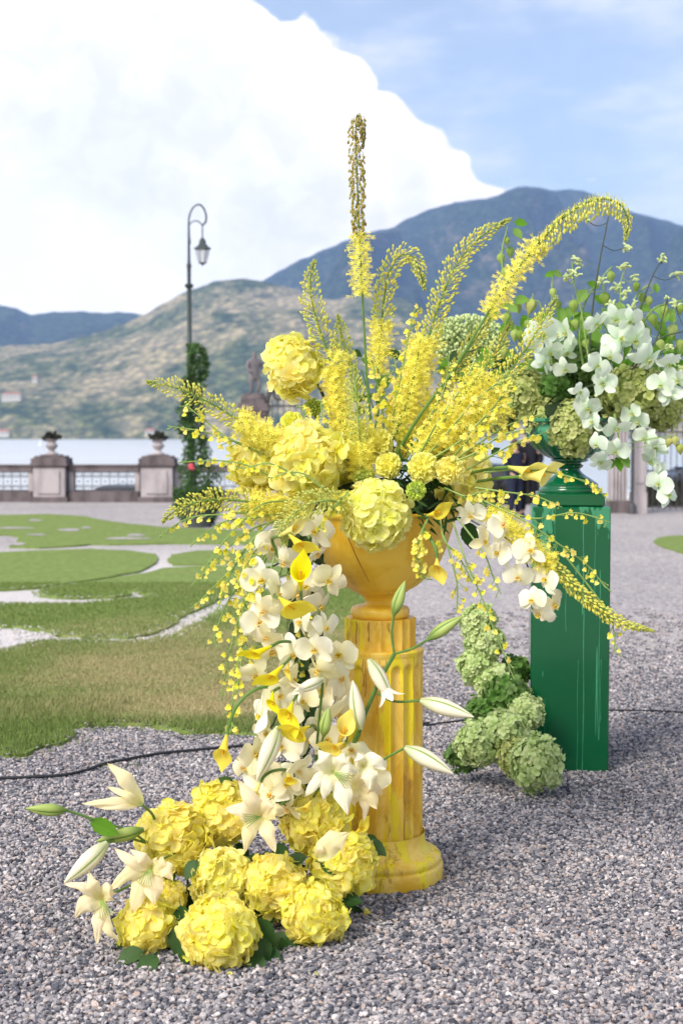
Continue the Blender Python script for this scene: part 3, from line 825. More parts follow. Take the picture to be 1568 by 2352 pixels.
# ---- cars (seen blurred behind the balustrade and the gate)
M['glassdark'] = plain('tinted_glass', (0.012, 0.015, 0.022), 0.08, 0.8, 0.0)
M['tyre'] = plain('tyre_rubber', (0.02, 0.02, 0.02), 0.85, 0.2)
M['rim'] = plain('alloy', (0.55, 0.55, 0.57), 0.35, 0.5, metal=0.8)
M['lampglass'] = plain('headlamp_glass', (0.75, 0.78, 0.80), 0.15, 0.6)
def car(loc, rz, paint, label, group):
    L_, Wd = 4.3, 1.75
    T = Matrix.Translation(loc) @ Matrix.Rotation(rz, 4, 'Z')
    t = thing('parked_car', label, 'car', loc, group)
    # stations along the length: (x, z sill, z shoulder, half width)
    st = [(-2.15, 0.42, 0.62, 0.62), (-2.08, 0.28, 0.74, 0.76), (-1.75, 0.20, 0.84, 0.85), (-1.1, 0.18, 0.90, 0.875), (-0.2, 0.17, 0.92, 0.875), (0.8, 0.17, 0.93, 0.875), (1.6, 0.20, 0.95, 0.86), (2.05, 0.30, 0.92, 0.78), (2.15, 0.42, 0.80, 0.70)]
    mb = MB(); vs, fs = [], []
    for (x, a, b, h) in st:
        for (yy, zz) in ((-h * 0.9, a), (-h, a + 0.12), (-h, b - 0.12), (-h * 0.9, b), (-h * 0.4, b + 0.03), (h * 0.4, b + 0.03), (h * 0.9, b), (h, b - 0.12), (h, a + 0.12), (h * 0.9, a)):
            vs.append((x, yy, zz))
    n = 10
    for i in range(len(st) - 1):
        for j in range(n):
            a, b = i * n + j, i * n + (j + 1) % n; fs.append((a, a + n, b + n, b))
    fs.append(tuple(range(n))); fs.append(tuple(range((len(st) - 1) * n, len(st) * n))[::-1])
    mb.add(vs, fs, None, T); mb.build('body', paint, t)
    def cab(zlist, m_, name):
        mb = MB(); vs, fs = [], []
        for (xa, xb, z, h) in zlist:
            vs += [(xa, -h * .8, z), (xa + .12, -h, z), (xb - .12, -h, z), (xb, -h * .8, z), (xb, h * .8, z), (xb - .12, h, z), (xa + .12, h, z), (xa, h * .8, z)]
        for i in range(len(zlist) - 1):
            for j in range(8):
                a, b = i * 8 + j, i * 8 + (j + 1) % 8; fs.append((a, b, b + 8, a + 8))
        fs.append(tuple(range((len(zlist) - 1) * 8, len(zlist) * 8)))
        mb.add(vs, fs, None, T); return mb.build(name, m_, t)
    cab([(-1.25, 1.85, 0.90, 0.80), (-0.85, 1.65, 1.15, 0.74), (-0.45, 1.40, 1.36, 0.66)], M['glassdark'], 'window')
    cab([(-0.48, 1.42, 1.36, 0.665), (-0.30, 1.28, 1.42, 0.62), (0.0, 1.0, 1.45, 0.50)], paint, 'roof')
    for sx in (-1.3, 1.32):
        for sy in (-1, 1):
            wc = T @ Vector((sx, sy * 0.80, 0.31))
            mm = Matrix.Translation(wc) @ Matrix.Rotation(rz, 4, 'Z') @ Matrix.Rotation(pi / 2, 4, 'X')
            mb = MB(); q = MB(); q.lathe([(0.20, -0.1), (0.30, -0.1), (0.31, -0.05), (0.31, 0.05), (0.30, 0.1), (0.20, 0.1)], 20); mb.add(q.v, q.f, None, mm); wh = mb.build('wheel', M['tyre'], t)
            mb = MB(); q = MB(); q.lathe([(0.20, -0.104), (0.17, -0.07), (0.05, -0.1), (0.05, 0.1), (0.17, 0.07), (0.20, 0.104)], 20); mb.add(q.v, q.f, None, mm); mb.build('rim', M['rim'], wh)
    for sy in (-1, 1):
        mb = MB(); mb.ball(T @ Vector((-2.06, sy * 0.58, 0.66)), 0.12, 8, 5, (0.6, 1.0, 0.6)); mb.build('headlight', M['lampglass'], t)
        mb = MB(); mb.ball(T @ Vector((-0.75, sy * 0.93, 0.98)), 0.09, 8, 5, (0.6, 1.0, 0.7)); mb.build('wing_mirror', paint, t)
    return t
M['navy'] = plain('navy_car_paint', (0.02, 0.03, 0.06), 0.2, 0.6, 0.0, coat=1.0)
M['greycar'] = plain('grey_car_paint', (0.10, 0.11, 0.13), 0.2, 0.6, 0.0, coat=1.0)
M['silvercar'] = plain('silver_car_paint', (0.62, 0.66, 0.72), 0.25, 0.6, 0.0, coat=1.0)
cp = D(272, 1176, 36.0); car(Vector((cp.x, 36.0, -1.2)), 0.0, M['greycar'], 'dark grey car seen through the ironwork on the road below the balustrade', 'cars parked by the lake')
cp = D(1150, 1176, 33.0); car(Vector((cp.x - 0.2, 33.0, -0.62)), pi, M['navy'], 'dark blue car behind the two people in suits', 'cars parked by the lake')
cp = D(1545, 1176, 33.0); car(Vector((cp.x + 0.7, 33.0, -0.62)), 0.3, M['silvercar'], 'pale silver car behind the iron gate at the right edge', 'cars parked by the lake')
mb = MB(); mb.box((6.5, 33.6, -0.66), (14, 3.6, 0.08)); mb.build('forecourt_pavement', M['asphalt'], kind='structure', smooth=False)

# ---- street lamp with climber in a pot
YL = 23.3; QL = px(YL)
base = G(437, 1203); base.y = YL
lx = D(437, 1100, YL).x
def zL(y): return D(437, y, YL).z
t = thing('street_lamp', 'tall dark cast iron street lamp with a swan neck and hanging lantern', 'street lamp', (lx, YL, 0))
mb = MB()
mb.lathe([(0.10, 0), (0.10, 0.35), (0.06, 0.45), (0.045, 1.0), (0.04, zL(800)), (0.055, zL(798)), (0.04, zL(794)), (0.036, zL(662)), (0.065, zL(660)), (0.075, zL(655)), (0.03, zL(650)), (0.032, zL(615)), (0.045, zL(610)), (0.026, zL(604)), (0.02, zL(560)), (0.018, zL(520))], 12, (lx, YL, 0))
mb.build('post', M['lampmetal'], t)
def pl(x, y): return Vector((D(x, 1100, YL).x, YL, zL(y)))
mb = MB()
mb.tube(spline([pl(437, 545), pl(437, 510), pl(441, 488), pl(450, 474), pl(462, 470), pl(472, 480), pl(477, 497), pl(475, 510), pl(469, 517)], 30), 0.016, 6)
mb.tube(spline([pl(438, 518), pl(443, 511), pl(452, 507), pl(460, 509), pl(465, 514), pl(468, 520), pl(468, 545)], 20), 0.011, 6)
mb.tube([pl(438, 560), pl(437, 540)], [0.03, 0.02], 6)
mb.build('swan_neck', M['lampmetal'], t)
lc = pl(468, 0); lc.z = 0
def six(prof, name, m_, parent, smooth=False):
    mb = MB(); mb.lathe([(QL * r, zL(y)) for r, y in prof], 6, (lc.x, YL, 0)); return mb.build(name, m_, parent, smooth=smooth)
lan = six([(1.5, 545), (4, 548), (7, 551), (7.5, 555), (8.5, 560), (13, 566), (19, 569), (20, 572), (16, 573)], 'lantern', M['lampmetal'], t)
def lampglass():
    m, tt = mat('lantern_glass')
    p = tt.n('ShaderNodeBsdfPrincipled'); p.inputs['Base Color'].default_value = (0.7, 0.72, 0.75, 1); p.inputs['Roughness'].default_value = 0.15; p.inputs['Alpha'].default_value = 0.45
    o = tt.n('ShaderNodeOutputMaterial'); tt.link(p.outputs[0], o.inputs[0]); return m
six([(15.5, 573), (8, 603)], 'pane', lampglass(), lan)
mb = MB()
for k in range(6):
    a = 2 * pi * k / 6
    mb.tube([(lc.x + QL * 16 * cos(a), YL + QL * 16 * sin(a), zL(573)), (lc.x + QL * 8.3 * cos(a), YL + QL * 8.3 * sin(a), zL(605))], 0.006, 4)
mb.lathe([(QL * 8.5, zL(603)), (QL * 8.5, zL(605)), (QL * 3, zL(607)), (QL * 1, zL(611))], 6, (lc.x, YL, 0))
mb.build('glazing_frame', M['lampmetal'], lan)

t = thing('climbing_rose', 'dark green climbing rose trained up the lamp post with one pink bloom', 'climber', (D(455, 1100, YL - 0.3).x, YL - 0.3, 0.30))
yC = YL - 0.3
mb = MB(); leafc = 0
prof = [(440, 790, 14), (452, 800, 26), (458, 840, 30), (445, 880, 34), (440, 930, 32), (438, 980, 38), (450, 1020, 36), (452, 1060, 48), (458, 1090, 58), (462, 1120, 60), (455, 1150, 62), (440, 1165, 50)]
def cw(y):
    for (xa, ya, ra), (xb_, yb_, rb) in zip(prof, prof[1:]):
        if ya <= y <= yb_:
            s = (y - ya) / (yb_ - ya); return xa + (xb_ - xa) * s, ra + (rb - ra) * s
    return prof[-1][0], prof[-1][2]
for k in range(5200):
    y = U(790, 1168); xc, rr = cw(y); a = U(0, 2 * pi); r = rr * sqrt(U(0.1, 1)) * (0.85 + 0.4 * mnoise.noise(Vector((y * 0.04, a, 2))))
    p = D(xc + r * cos(a), y, yC); p.y += px(yC) * r * sin(a) * 0.8
    s = U(0.03, 0.06)
    mb.add([(0, 0, 0), (s * .5, s * .5, s * .1), (0, s, 0), (-s * .5, s * .5, s * .1)], [(0, 1, 2, 3)], None, basis((U(-1, 1), U(-1, .3), U(-.3, 1)), roll=U(0, 6), loc=p))
mb.build('foliage', M['creeper'], t, kind='stuff')
mb = MB(); mb.tube(spline([D(455, 1170, yC), D(445, 1050, yC), D(440, 900, yC), D(440, 800, yC)], 12), 0.025, 6); mb.build('stem', M['darkstem'], t)
mb = MB()
for k in range(14):
    p = D(440, 1072, yC - 0.75 * 0.6); s = 0.05
    mb.add([(0, 0, 0), (s * .6, s * .5, s * .3), (0, s, s * .2), (-s * .6, s * .5, s * .3)], [(0, 1, 2, 3)], None, basis((U(-1, 1), -1, U(-1, 1)), roll=U(0, 6), loc=p + Vector((U(-.02, .02), 0, U(-.02, .02)))))
mb.build('rose', M['pinkrose'], t)
pc = G(455, 1212); 
pot = MB(); pot.lathe([(0.18, 0.0), (0.20, 0.02), (0.25, 0.28), (0.27, 0.30), (0.27, 0.34), (0.23, 0.34), (0.22, 0.30)], 24, (D(455, 1100, yC).x, yC - 0.05, 0))
po = pot.build('plant_pot', M['terracotta'], loc=(D(455, 1100, yC).x, yC - 0.05, 0)); tag(po, 'dark round pot at the foot of the street lamp holding the climbing rose', 'pot')
# a bushy shrub in front of the pot, hiding most of it
t = thing('potted_shrub', 'leafy green shrub spilling round the pot below the climbing rose', 'shrub', (D(470, 1100, yC).x, yC - 0.1, 0))
mb = MB()
for k in range(2600):
    y = U(1120, 1205); a = U(0, 2 * pi); r = (58 - max(0, y - 1165) * 0.6) * sqrt(U(0.3, 1)); p = D(455 + r * cos(a), y, yC); p.y += px(yC) * r * sin(a) * .8
    if p.z < 0.02: continue
    s = U(0.03, 0.06)
    mb.add([(0, 0, 0), (s * .5, s * .5, s * .1), (0, s, 0), (-s * .5, s * .5, s * .1)], [(0, 1, 2, 3)], None, basis((U(-1, 1), U(-1, .3), U(-.3, 1)), roll=U(0, 6), loc=p))
mb.build('foliage', M['creeper'], t, kind='stuff')
mb = MB(); mb.tube([(D(462, 1100, yC).x, yC, 0.02), (D(470, 1100, yC).x, yC, 0.35)], 0.02, 6); mb.build('stem', M['darkstem'], t)

# ---- gate pillars, railings, statue
YG = 27.0; QG = px(YG)
def zG(y): return max(0.0, D(784, y, YG).z)
def xG(x): return D(x, 1176, YG).x
def pillar(x, hw, ytop, label, cat='gate pillar'):
    c = Vector((xG(x), YG, 0)); t = thing('gate_pillar', label, cat, c, 'stone pillars of the lakeside gate')
    h = zG(ytop)
    mb = MB(); mb.box((c.x, YG, 0.2), (QG * hw * 2.3, QG * hw * 2.3, 0.4)); mb.build('base', M['pier'], t, smooth=False)
    mb = MB(); mb.box((c.x, YG, (h - .35 + .4) / 2), (QG * hw * 2, QG * hw * 2, h - .35 - .4))
    mb.box((c.x, YG - QG * hw, (h - .35 + .4) / 2), (QG * hw * 1.3, 0.04, h - 1.1)); mb.build('shaft', M['pier'], t, smooth=False)
    mb = MB(); z = h - 0.35
    for f, dz in ((2.2, 0.06), (2.5, 0.07), (2.8, 0.08), (2.6, 0.07), (2.1, 0.07)):
        mb.box((c.x, YG, z + dz / 2), (QG * hw * f, QG * hw * f, dz)); z += dz
    mb.build('capital', M['pierdark'], t, smooth=False)
    return c, z
c1, zt = pillar(583, 26, 918, 'gate pillar with dark capital carrying the statue, left of the tall yellow flowers')
M['statue'] = dstone('statue_stone', (0.20, 0.18, 0.19), (0.08, 0.07, 0.075))
t = thing('statue', 'weathered grey stone figure on the gate pillar left of the flowers', 'statue', (c1.x, YG, zt))
mb = MB(); mb.lathe([(0.24, zt), (0.24, zt + .05), (0.20, zt + .09), (0.20, zt + .12)], 16, (c1.x, YG, 0)); mb.build('plinth', M['pierdark'], t)
me = bpy.data.meshes.new('figure')
jv = [((0, 0, 0.42), .12), ((0, 0, 0.60), .10), ((0, 0, 0.76), .12), ((0, 0, .84), .045), ((0, 0, .92), .065), ((0, 0, .98), .05),
      ((-.09, 0, .36), .08), ((-.08, -.02, .20), .06), ((-.07, 0, 0.03), .045), ((.09, 0, .36), .08), ((.10, -.06, .20), .06), ((.07, 0, .03), .045),
      ((-.15, 0, .76), .05), ((-.20, -.02, .60), .04), ((-.12, -.1, .50), .03), ((.15, 0, .76), .05), ((.19, 0, .60), .04), ((.13, -.08, .48), .03)]
ed = [(0, 1), (1, 2), (2, 3), (3, 4), (4, 5), (0, 6), (6, 7), (7, 8), (0, 9), (9, 10), (10, 11), (2, 12), (12, 13), (13, 14), (2, 15), (15, 16), (16, 17)]
def skin_fig(name, jv, ed, material, parent, scale, loc, rz=0.0):
    me = bpy.data.meshes.new(name); me.from_pydata([v for v, r in jv], ed, []); me.materials.append(material)
    o = bpy.data.objects.new(name, me); COL.objects.link(o); o.parent = parent
    o.location = Vector(loc) - world_off(parent); o.scale = (scale,) * 3; o.rotation_euler = (0, 0, rz)
    sk = o.modifiers.new('skin', 'SKIN'); me.skin_vertices.new() if not me.skin_vertices else None
    for i, (v, r) in enumerate(jv):
        me.skin_vertices[0].data[i].radius = (r, r * 0.85)
    me.skin_vertices[0].data[0].use_root = True
    ss = o.modifiers.new('sub', 'SUBSURF'); ss.levels = 2; ss.render_levels = 2
    return o
skin_fig('figure', jv, ed, M['statue'], t, 0.82, (c1.x + 0.02, YG, zt + .10), 0.5)
c2, zt2 = pillar(1464, 15, 950, 'pale stone gate pillar right of the green pedestal')
# carved panelled pier left of it
t = thing('panelled_pier', 'grey panelled pier between the green urn and the pale gate pillar', 'pier', (xG(1421), YG + .15, 0))
mb = MB()
for i in range(5):
    mb.box((xG(1405) + i * QG * 8, YG + .15, zG(960) / 2 + .02), (QG * 5.5, .3, zG(960))); 
mb.box((xG(1421), YG + .22, zG(960) / 2), (QG * 40, .18, zG(960) - .02)); mb.build('shaft', M['pier'], t, smooth=False)
mb = MB(); mb.box((xG(1421), YG + .15, zG(960) + .09), (QG * 46, .45, .12)); mb.build('cornice', M['pierdark'], t, smooth=False)
mb = MB(); mb.box((xG(1421), YG + .15, .12), (QG * 46, .5, .24)); mb.build('footing', M['pierdark'], t, smooth=False)
mb = MB(); mb.tube([(xG(1443), YG - .3, 0), (xG(1443), YG - .3, 2.0)], .035, 8); mb.lathe([(.08, 0), (.08, .15), (.04, .2)], 10, (xG(1443), YG - .3, 0))
o = mb.build('gate_post', M['iron'], loc=(xG(1443), YG - .3, 0)); tag(o, 'thin black iron post standing against the pale gate pillar', 'post')
# scroll bracket and railings between the statue pillar and the flowers
def railing(xa, xb, ytop, label, scrolls):
    x0, x1 = xG(xa), xG(xb); cx = (x0 + x1) / 2; h = zG(ytop)
    t = thing('iron_railing', label, 'railing', (cx, YG, 0), 'wrought iron railings beside the gate pillars')
    mb = MB(); n = int((x1 - x0) / .11)
    for i in range(n + 1):
        x = x0 + (x1 - x0) * i / n
        mb.tube([(x, YG, .05), (x, YG, h)], .010, 4); mb.tube([(x, YG, h), (x, YG, h + .10)], [.022, .002], 4)
    mb.build('bars', M['iron'], t, kind='stuff')
    for zz in (.12, h * .5, h - .06):
        mb = MB(); mb.box((cx, YG, zz), (x1 - x0, .035, .035)); mb.build('crossbar', M['iron'], t, smooth=False)
    if scrolls:
        mb = MB(); mb.tube(spline([(xG(612), YG - .05, zG(960)), (xG(616), YG - .05, zG(915)), (xG(626), YG - .05, zG(893)), (xG(640), YG - .05, zG(888)), (xG(655), YG - .05, zG(900))], 20), .05, 6)
        scroll(mb, (xG(640), YG - .05, zG(905)), .12, 1.3, -1, .03)
        mb.build('scroll_bracket', M['iron'], t)
railing(612, 800, 925, 'iron railing with a scroll bracket right of the statue pillar', True)
railing(1484, 1700, 985, 'iron railing right of the pale gate pillar at the right edge', False)
def hedge(x0, x1, y, h, label):
    t = thing('hedge', label, 'hedge', ((x0 + x1) / 2, y, -0.5))
    mb = MB()
    for k in range(1500):
        p = Vector((U(x0, x1), y + U(-.25, .25), -0.5 + U(0, h))); s = U(.05, .1)
        mb.add([(0, 0, 0), (s * .5, s * .5, s * .1), (0, s, 0), (-s * .5, s * .5, s * .1)], [(0, 1, 2, 3)], None, basis((U(-1, 1), U(-1, .3), U(-.3, 1)), roll=U(0, 6), loc=p))
    mb.build('foliage', M['bush'], t, kind='stuff')
    mb = MB(); mb.box(((x0 + x1) / 2, y, -0.5 + h * .45), (x1 - x0 - .1, .3, h * .85)); mb.build('branches', M['bush'], t)
hedge(6.0, 8.6, 29.5, 1.15, 'low dark hedge behind the railing at the right edge')
hedge(2.9, 4.6, 30.4, 1.0, 'low dark hedge behind the people in suits')

# ---- two people in dark suits
M['skin'] = plain('skin', (0.55, 0.33, 0.24), 0.5, 0.3, 0.1)
M['suit'] = plain('navy_suit', (0.018, 0.022, 0.045), 0.8, 0.2)
M['suitb'] = plain('black_suit', (0.012, 0.012, 0.018), 0.8, 0.2)
M['hair'] = plain('brown_hair', (0.08, 0.045, 0.025), 0.7, 0.2)
M['shoe'] = plain('black_shoes', (0.01, 0.01, 0.01), 0.4, 0.4)
def person(x, yfoot, H, suit, label, face):
    g = G(x, yfoot); t = thing('person', label, 'person', g); s = H / 1.75
    jv = [((0, 0, 1.0), .15), ((0, 0, 1.2), .145), ((0, 0, 1.40), .16), ((0, 0, 1.50), .07), ((0, -.01, 1.57), .055), ((0, -.01, 1.64), .085), ((0, 0, 1.71), .075),
          ((-.1, 0, .92), .10), ((-.11, -.02, .52), .075), ((-.11, .02, .10), .05), ((-.12, -.10, .04), .04), ((.1, 0, .92), .10), ((.11, -.02, .52), .075), ((.11, .02, .10), .05), ((.12, -.10, .04), .04),
          ((-.20, 0, 1.42), .07), ((-.26, .02, 1.15), .05), ((-.2, -.14, .98), .035), ((-.15, -.2, .97), .03), ((.20, 0, 1.42), .07), ((.26, .02, 1.15), .05), ((.2, -.14, .98), .035), ((.15, -.2, .97), .03)]
    ed = [(0, 1), (1, 2), (2, 3), (3, 4), (4, 5), (5, 6), (0, 7), (7, 8), (8, 9), (9, 10), (0, 11), (11, 12), (12, 13), (13, 14), (2, 15), (15, 16), (16, 17), (17, 18), (2, 19), (19, 20), (20, 21), (21, 22)]
    skin_fig('body', jv, ed, M['skin'], t, s, g, face)
    jc = [((0, 0, .98), .19), ((0, 0, 1.2), .175), ((0, 0, 1.40), .185), ((0, 0, 1.49), .10), ((-.1, 0, .90), .125), ((-.11, -.02, .52), .10), ((-.11, .02, .12), .085),
          ((.1, 0, .90), .125), ((.11, -.02, .52), .10), ((.11, .02, .12), .085), ((-.21, 0, 1.41), .095), ((-.265, .02, 1.15), .07), ((-.22, -.11, 1.0), .055), ((.21, 0, 1.41), .095), ((.265, .02, 1.15), .07), ((.22, -.11, 1.0), .055)]
    ec = [(0, 1), (1, 2), (2, 3), (0, 4), (4, 5), (5, 6), (0, 7), (7, 8), (8, 9), (2, 10), (10, 11), (11, 12), (2, 13), (13, 14), (14, 15)]
    skin_fig('suit', jc, ec, suit, t, s, g, face)
    mb = MB(); mb.ball((g.x, g.y + .02, 1.69 * s), .105 * s, 12, 8, (1, 1.1, .95)); mb.build('hair', M['hair'], t)
    for sx in (-1, 1):
        mb = MB(); mb.ball((g.x + sx * .11 * s, g.y - .05, .05), .07 * s, 10, 6, (.75, 1.9, .6)); mb.build('shoe', M['shoe'], t)
person(1181, 1190, 1.38, M['suit'], 'person in a navy suit standing left behind the green urn', 0.6)
person(1211, 1188, 1.60, M['suitb'], 'person in a black suit standing close behind the green urn stem', -0.4)

# ---- far shore houses and sailing boats
M['render'] = plain('cream_render', (0.60, 0.56, 0.48), 0.8, 0.2)
M['rooftile'] = plain('terracotta_roof', (0.42, 0.20, 0.12), 0.8, 0.2)
M['shutter'] = plain('dark_window', (0.08, 0.09, 0.10), 0.5, 0.3)
CAM0 = Vector((0, 0, HC))
from mathutils.bvhtree import BVHTree
HILL = BVHTree.FromPolygons(*TERR['near_hill'])
def house(x, y, d, w_, h_, dep, label):
    hit = HILL.ray_cast(CAM0, ray(x, y).normalized())[0]
    p = hit if hit is not None else D(x, y, d); t = thing('lakeside_house', label, 'house', p, 'houses on the far shore')
    mb = MB(); mb.box((p.x, p.y, p.z + h_ / 2 - 2), (w_, dep, h_ + 4)); mb.build('wall', M['render'], t, smooth=False)
    mb = MB(); a = w_ / 2 + .6; b = dep / 2 + .6
    mb.add([(p.x - a, p.y - b, p.z + h_), (p.x + a, p.y - b, p.z + h_), (p.x + a, p.y + b, p.z + h_), (p.x - a, p.y + b, p.z + h_), (p.x - a * .7, p.y, p.z + h_ + 2.6), (p.x + a * .7, p.y, p.z + h_ + 2.6)],
           [(0, 1, 5, 4), (1, 2, 5), (2, 3, 4, 5), (3, 0, 4), (3, 2, 1, 0)]); mb.build('roof', M['rooftile'], t, smooth=False)
    n = max(2, int(w_ / 4))
    for i in range(n):
        mb = MB(); mb.box((p.x - w_ / 2 + w_ * (i + .5) / n, p.y - dep / 2 - .05, p.z + h_ * .55), (1.2, .15, 1.8)); mb.build('window', M['shutter'], t, smooth=False)
HD = 1530
for x, y, d, w_, h_, lab in [(28, 920, 1640, 22, 7, 'long cream villa low on the far slope at the left edge'), (82, 878, 1700, 6, 6, 'small white house above the long villa on the far slope'),
                             (345, 998, 1525, 9, 4, 'low cream boathouse at the far waterline right of centre urn'), (8, 1000, 1520, 14, 4, 'low pale shed at the far waterline at the left edge')]:
    house(x, y, d, w_, h_, 9, lab)
def boat(x, y, d, h_, label):
    p = D(x, y, d); p.z = WZ; t = thing('sailing_boat', label, 'sailing boat', p, 'white sailing boats on the lake')
    mb = MB(); vs, fs = [], []
    L_ = h_ * .8
    for i in range(7):
        s = i / 6; wd = L_ * .15 * sin(pi * (0.15 + s * .85)) + .02
        for q in (-1, -.6, 0, .6, 1): vs.append((p.x + L_ * (s - .5), p.y + wd * q, WZ + (.35 + .25 * abs(s - .5)) * (abs(q) ** 2 * 1.6 - .2) * L_ / 8 + .1))
    for i in range(6):
        for j in range(4): fs.append((i * 5 + j, i * 5 + j + 1, i * 5 + j + 6, i * 5 + j + 5))
    mb.add(vs, fs); mb.build('hull', M['lampglass'], t)
    mb = MB(); mb.tube([(p.x, p.y, WZ), (p.x, p.y, WZ + h_)], .08, 6); mb.build('mast', M['rim'], t)
    mb = MB(); mb.add([(p.x - .1, p.y, WZ + h_ * .1), (p.x - L_ * .5, p.y + .5, WZ + h_ * .12), (p.x - .1, p.y, WZ + h_ * .96), (p.x - L_ * .28, p.y + .6, WZ + h_ * .45)], [(0, 1, 3), (0, 3, 2)])
    mb.build('sail', plain('white_sail', (.85, .86, .88), .7, .2, trans=.3), t)
boat(95, 1010, 620, 4.0, 'small white sailing boat on the lake left of the pier urn')
boat(362, 1006, 900, 3.0, 'tiny white sailing boat near the far shore behind the second pier')

# ---- cable on the gravel
M['cable'] = plain('black_cable', (0.02, 0.022, 0.028), 0.5, 0.4)
mb = MB()
cp = [G(x, y, 0.018) for x, y in [(-120, 1792), (0, 1787), (80, 1784), (150, 1779), (200, 1768), (240, 1754), (290, 1744), (370, 1730), (450, 1722), (540, 1714), (620, 1708), (760, 1703), (830, 1690), (900, 1672), (985, 1660)]]
mb.tube(spline(cp, 80), 0.0068, 8)
o = mb.build('cable', M['cable'], loc=cp[0]); tag(o, 'thick black cable snaking over the gravel left of the yellow column', 'cable')
mb = MB()
cp = [G(x, y, 0.012) for x, y in [(960, 1668), (1060, 1655), (1200, 1648), (1300, 1640), (1400, 1632), (1480, 1632), (1568, 1636), (1700, 1645)]]
mb.tube(spline(cp, 60), 0.005, 6)
o = mb.build('cable', M['cable'], loc=cp[0]); tag(o, 'thin black cable lying on the gravel behind the green pedestal', 'cable')

# ================================================================== PEDESTALS AND URNS
YY = 4.76; QY = px(YY); CX = 873
cyx = D(CX, 1176, YY).x
def zY(y): return D(CX, y, YY).z
def yellow_paint():
    m, t = mat('yellow_drip_paint')
    o = coords(t)
    str_ = t.noise(t.vmul(o, (1, 1, 0.16)), 17.0, 5, 0.6, 0.4)
    blot = t.noise(t.vmul(o, (1, 1, 0.55)), 9.0, 5, 0.62, 0.5)
    c = t.mix(t.ss(blot, 0.40, 0.60), (0.72, 0.42, 0.03), (0.86, 0.60, 0.12))
    c = t.mix(t.ss(str_, 0.54, 0.59, 0, 0.9), c, (0.82, 0.66, 0.015))
    rub = t.noise(t.vmul(o, (1.3, 1.3, 0.5)), 13.0, 7, 0.7, 0.4)
    c = t.mix(t.ss(rub, 0.58, 0.64, 0, 0.65), c, (0.45, 0.23, 0.03))
    scratch = t.noise(t.vmul(o, (1, 1, 0.05)), 60.0, 3, 0.6)
    c = t.mix(t.ss(scratch, 0.72, 0.75, 0, 0.6), c, (0.36, 0.19, 0.03))
    rgh = t.math('MULTIPLY_ADD', blot, 0.35, 0.22)
    h = t.math('ADD', t.math('ADD', t.math('MULTIPLY', blot, 0.6), t.math('MULTIPLY', scratch, 0.5)), t.math('MULTIPLY', t.ss(str_, 0.54, 0.58), 0.25))
    finish(t, c, rgh, 0.4, h, 0.6, 0.006)
    return m
M['ypaint'] = yellow_paint()
def yellow_urn_paint():
    m, t = mat('mustard_glazed_paint')
    o = coords(t)
    blot = t.noise(o, 7.0, 5, 0.6, 0.6); rub = t.noise(t.vmul(o, (1, 1, 0.7)), 14.0, 6, 0.66, 0.3)
    c = t.mix(t.ss(blot, 0.38, 0.62), (0.74, 0.44, 0.025), (0.84, 0.56, 0.07))
    c = t.mix(t.ss(rub, 0.59, 0.70, 0, 0.65), c, (0.50, 0.27, 0.04))
    s = t.n('ShaderNodeSeparateXYZ'); t.link(o, s.inputs[0])
    drip = t.noise(t.vmul(o, (1, 1, 0.06)), 42.0, 3, 0.6)
    up = t.ss(s.outputs[2], 0.24, 0.40)
    c = t.mix(t.math('MULTIPLY', t.ss(drip, 0.61, 0.63), up), c, (0.80, 0.52, 0.06))
    c = t.mix(t.math('MULTIPLY', t.ss(drip, 0.695, 0.71), up), c, (0.30, 0.13, 0.02))
    finish(t, c, t.math('MULTIPLY_ADD', blot, 0.3, 0.25), 0.45, t.math('ADD', blot, t.math('MULTIPLY', drip, .3)), 0.25, 0.005)
    return m
M['yurn'] = yellow_urn_paint()

t = thing('column_pedestal', 'fluted round yellow column pedestal with dripped and rubbed paint', 'pedestal', (cyx, YY, 0))
def fluted(z0, z1, rad, nf, depth, name, parent, rnd_top=True, rnd_bot=True, phase=0.0):
    mb = MB(); per = 10; n = nf * per; rows = 46
    zs = []
    hw = pi * rad / nf
    for i in range(rows + 1):
        s = i / rows; s = s - 0.13 * sin(2 * pi * s) * 0.9       # denser rows towards both ends
        zs.append(z0 + (z1 - z0) * s)
    prof = []
    for z in zs: prof.append((rad, z))
    def rf(r, z, a, i):
        u = ((a + phase) / (2 * pi) * nf) % 1.0
        s = (u - 0.5) * 2
        k = s / 0.84
        if abs(k) >= 1: return r
        cut = sqrt(1 - k * k)
        m = 1.0
        if rnd_top:
            e = z1 - 0.026 - hw * (1 - sqrt(max(0, 1 - k * k))) * 1.1
            m *= min(1, max(0, (e - z) / 0.010))
        if rnd_bot:
            e = z0 + 0.006
            m *= min(1, max(0, (z - e) / 0.008))
        return r - depth * cut ** 0.8 * m
    mb.lathe(prof, n, (cyx, YY, 0), rf)
    o = mb.build(name, M['ypaint'], parent)
    return o
mb = MB()
mb.lathe([(QY * r, zz) for r, zz in [(146, 0.0), (147, 0.004), (147, 0.050), (145, 0.056), (141, 0.060), (141, 0.063), (143, 0.070), (142, 0.080), (136, 0.089), (126, 0.094), (120, 0.096), (119, 0.100), (112, 0.108), (107, 0.120), (104.5, 0.140), (104, 0.160), (104, zY(1938)), (102, zY(1935)), (98, zY(1934))]], 96, (cyx, YY, 0))
mb.build('base', M['ypaint'], t)
fluted(zY(1935), zY(1498), QY * 99, 20, QY * 12, 'shaft', t, phase=0.1)
mb = MB(); mb.lathe([(QY * r, zY(y)) for r, y in [(99, 1500), (100.5, 1497), (101, 1489), (98, 1486), (84, 1485)]], 96, (cyx, YY, 0)); mb.build('ledge', M['ypaint'], t)
fluted(zY(1486), zY(1417), QY * 82, 20, QY * 6.5, 'capital', t, False, False)
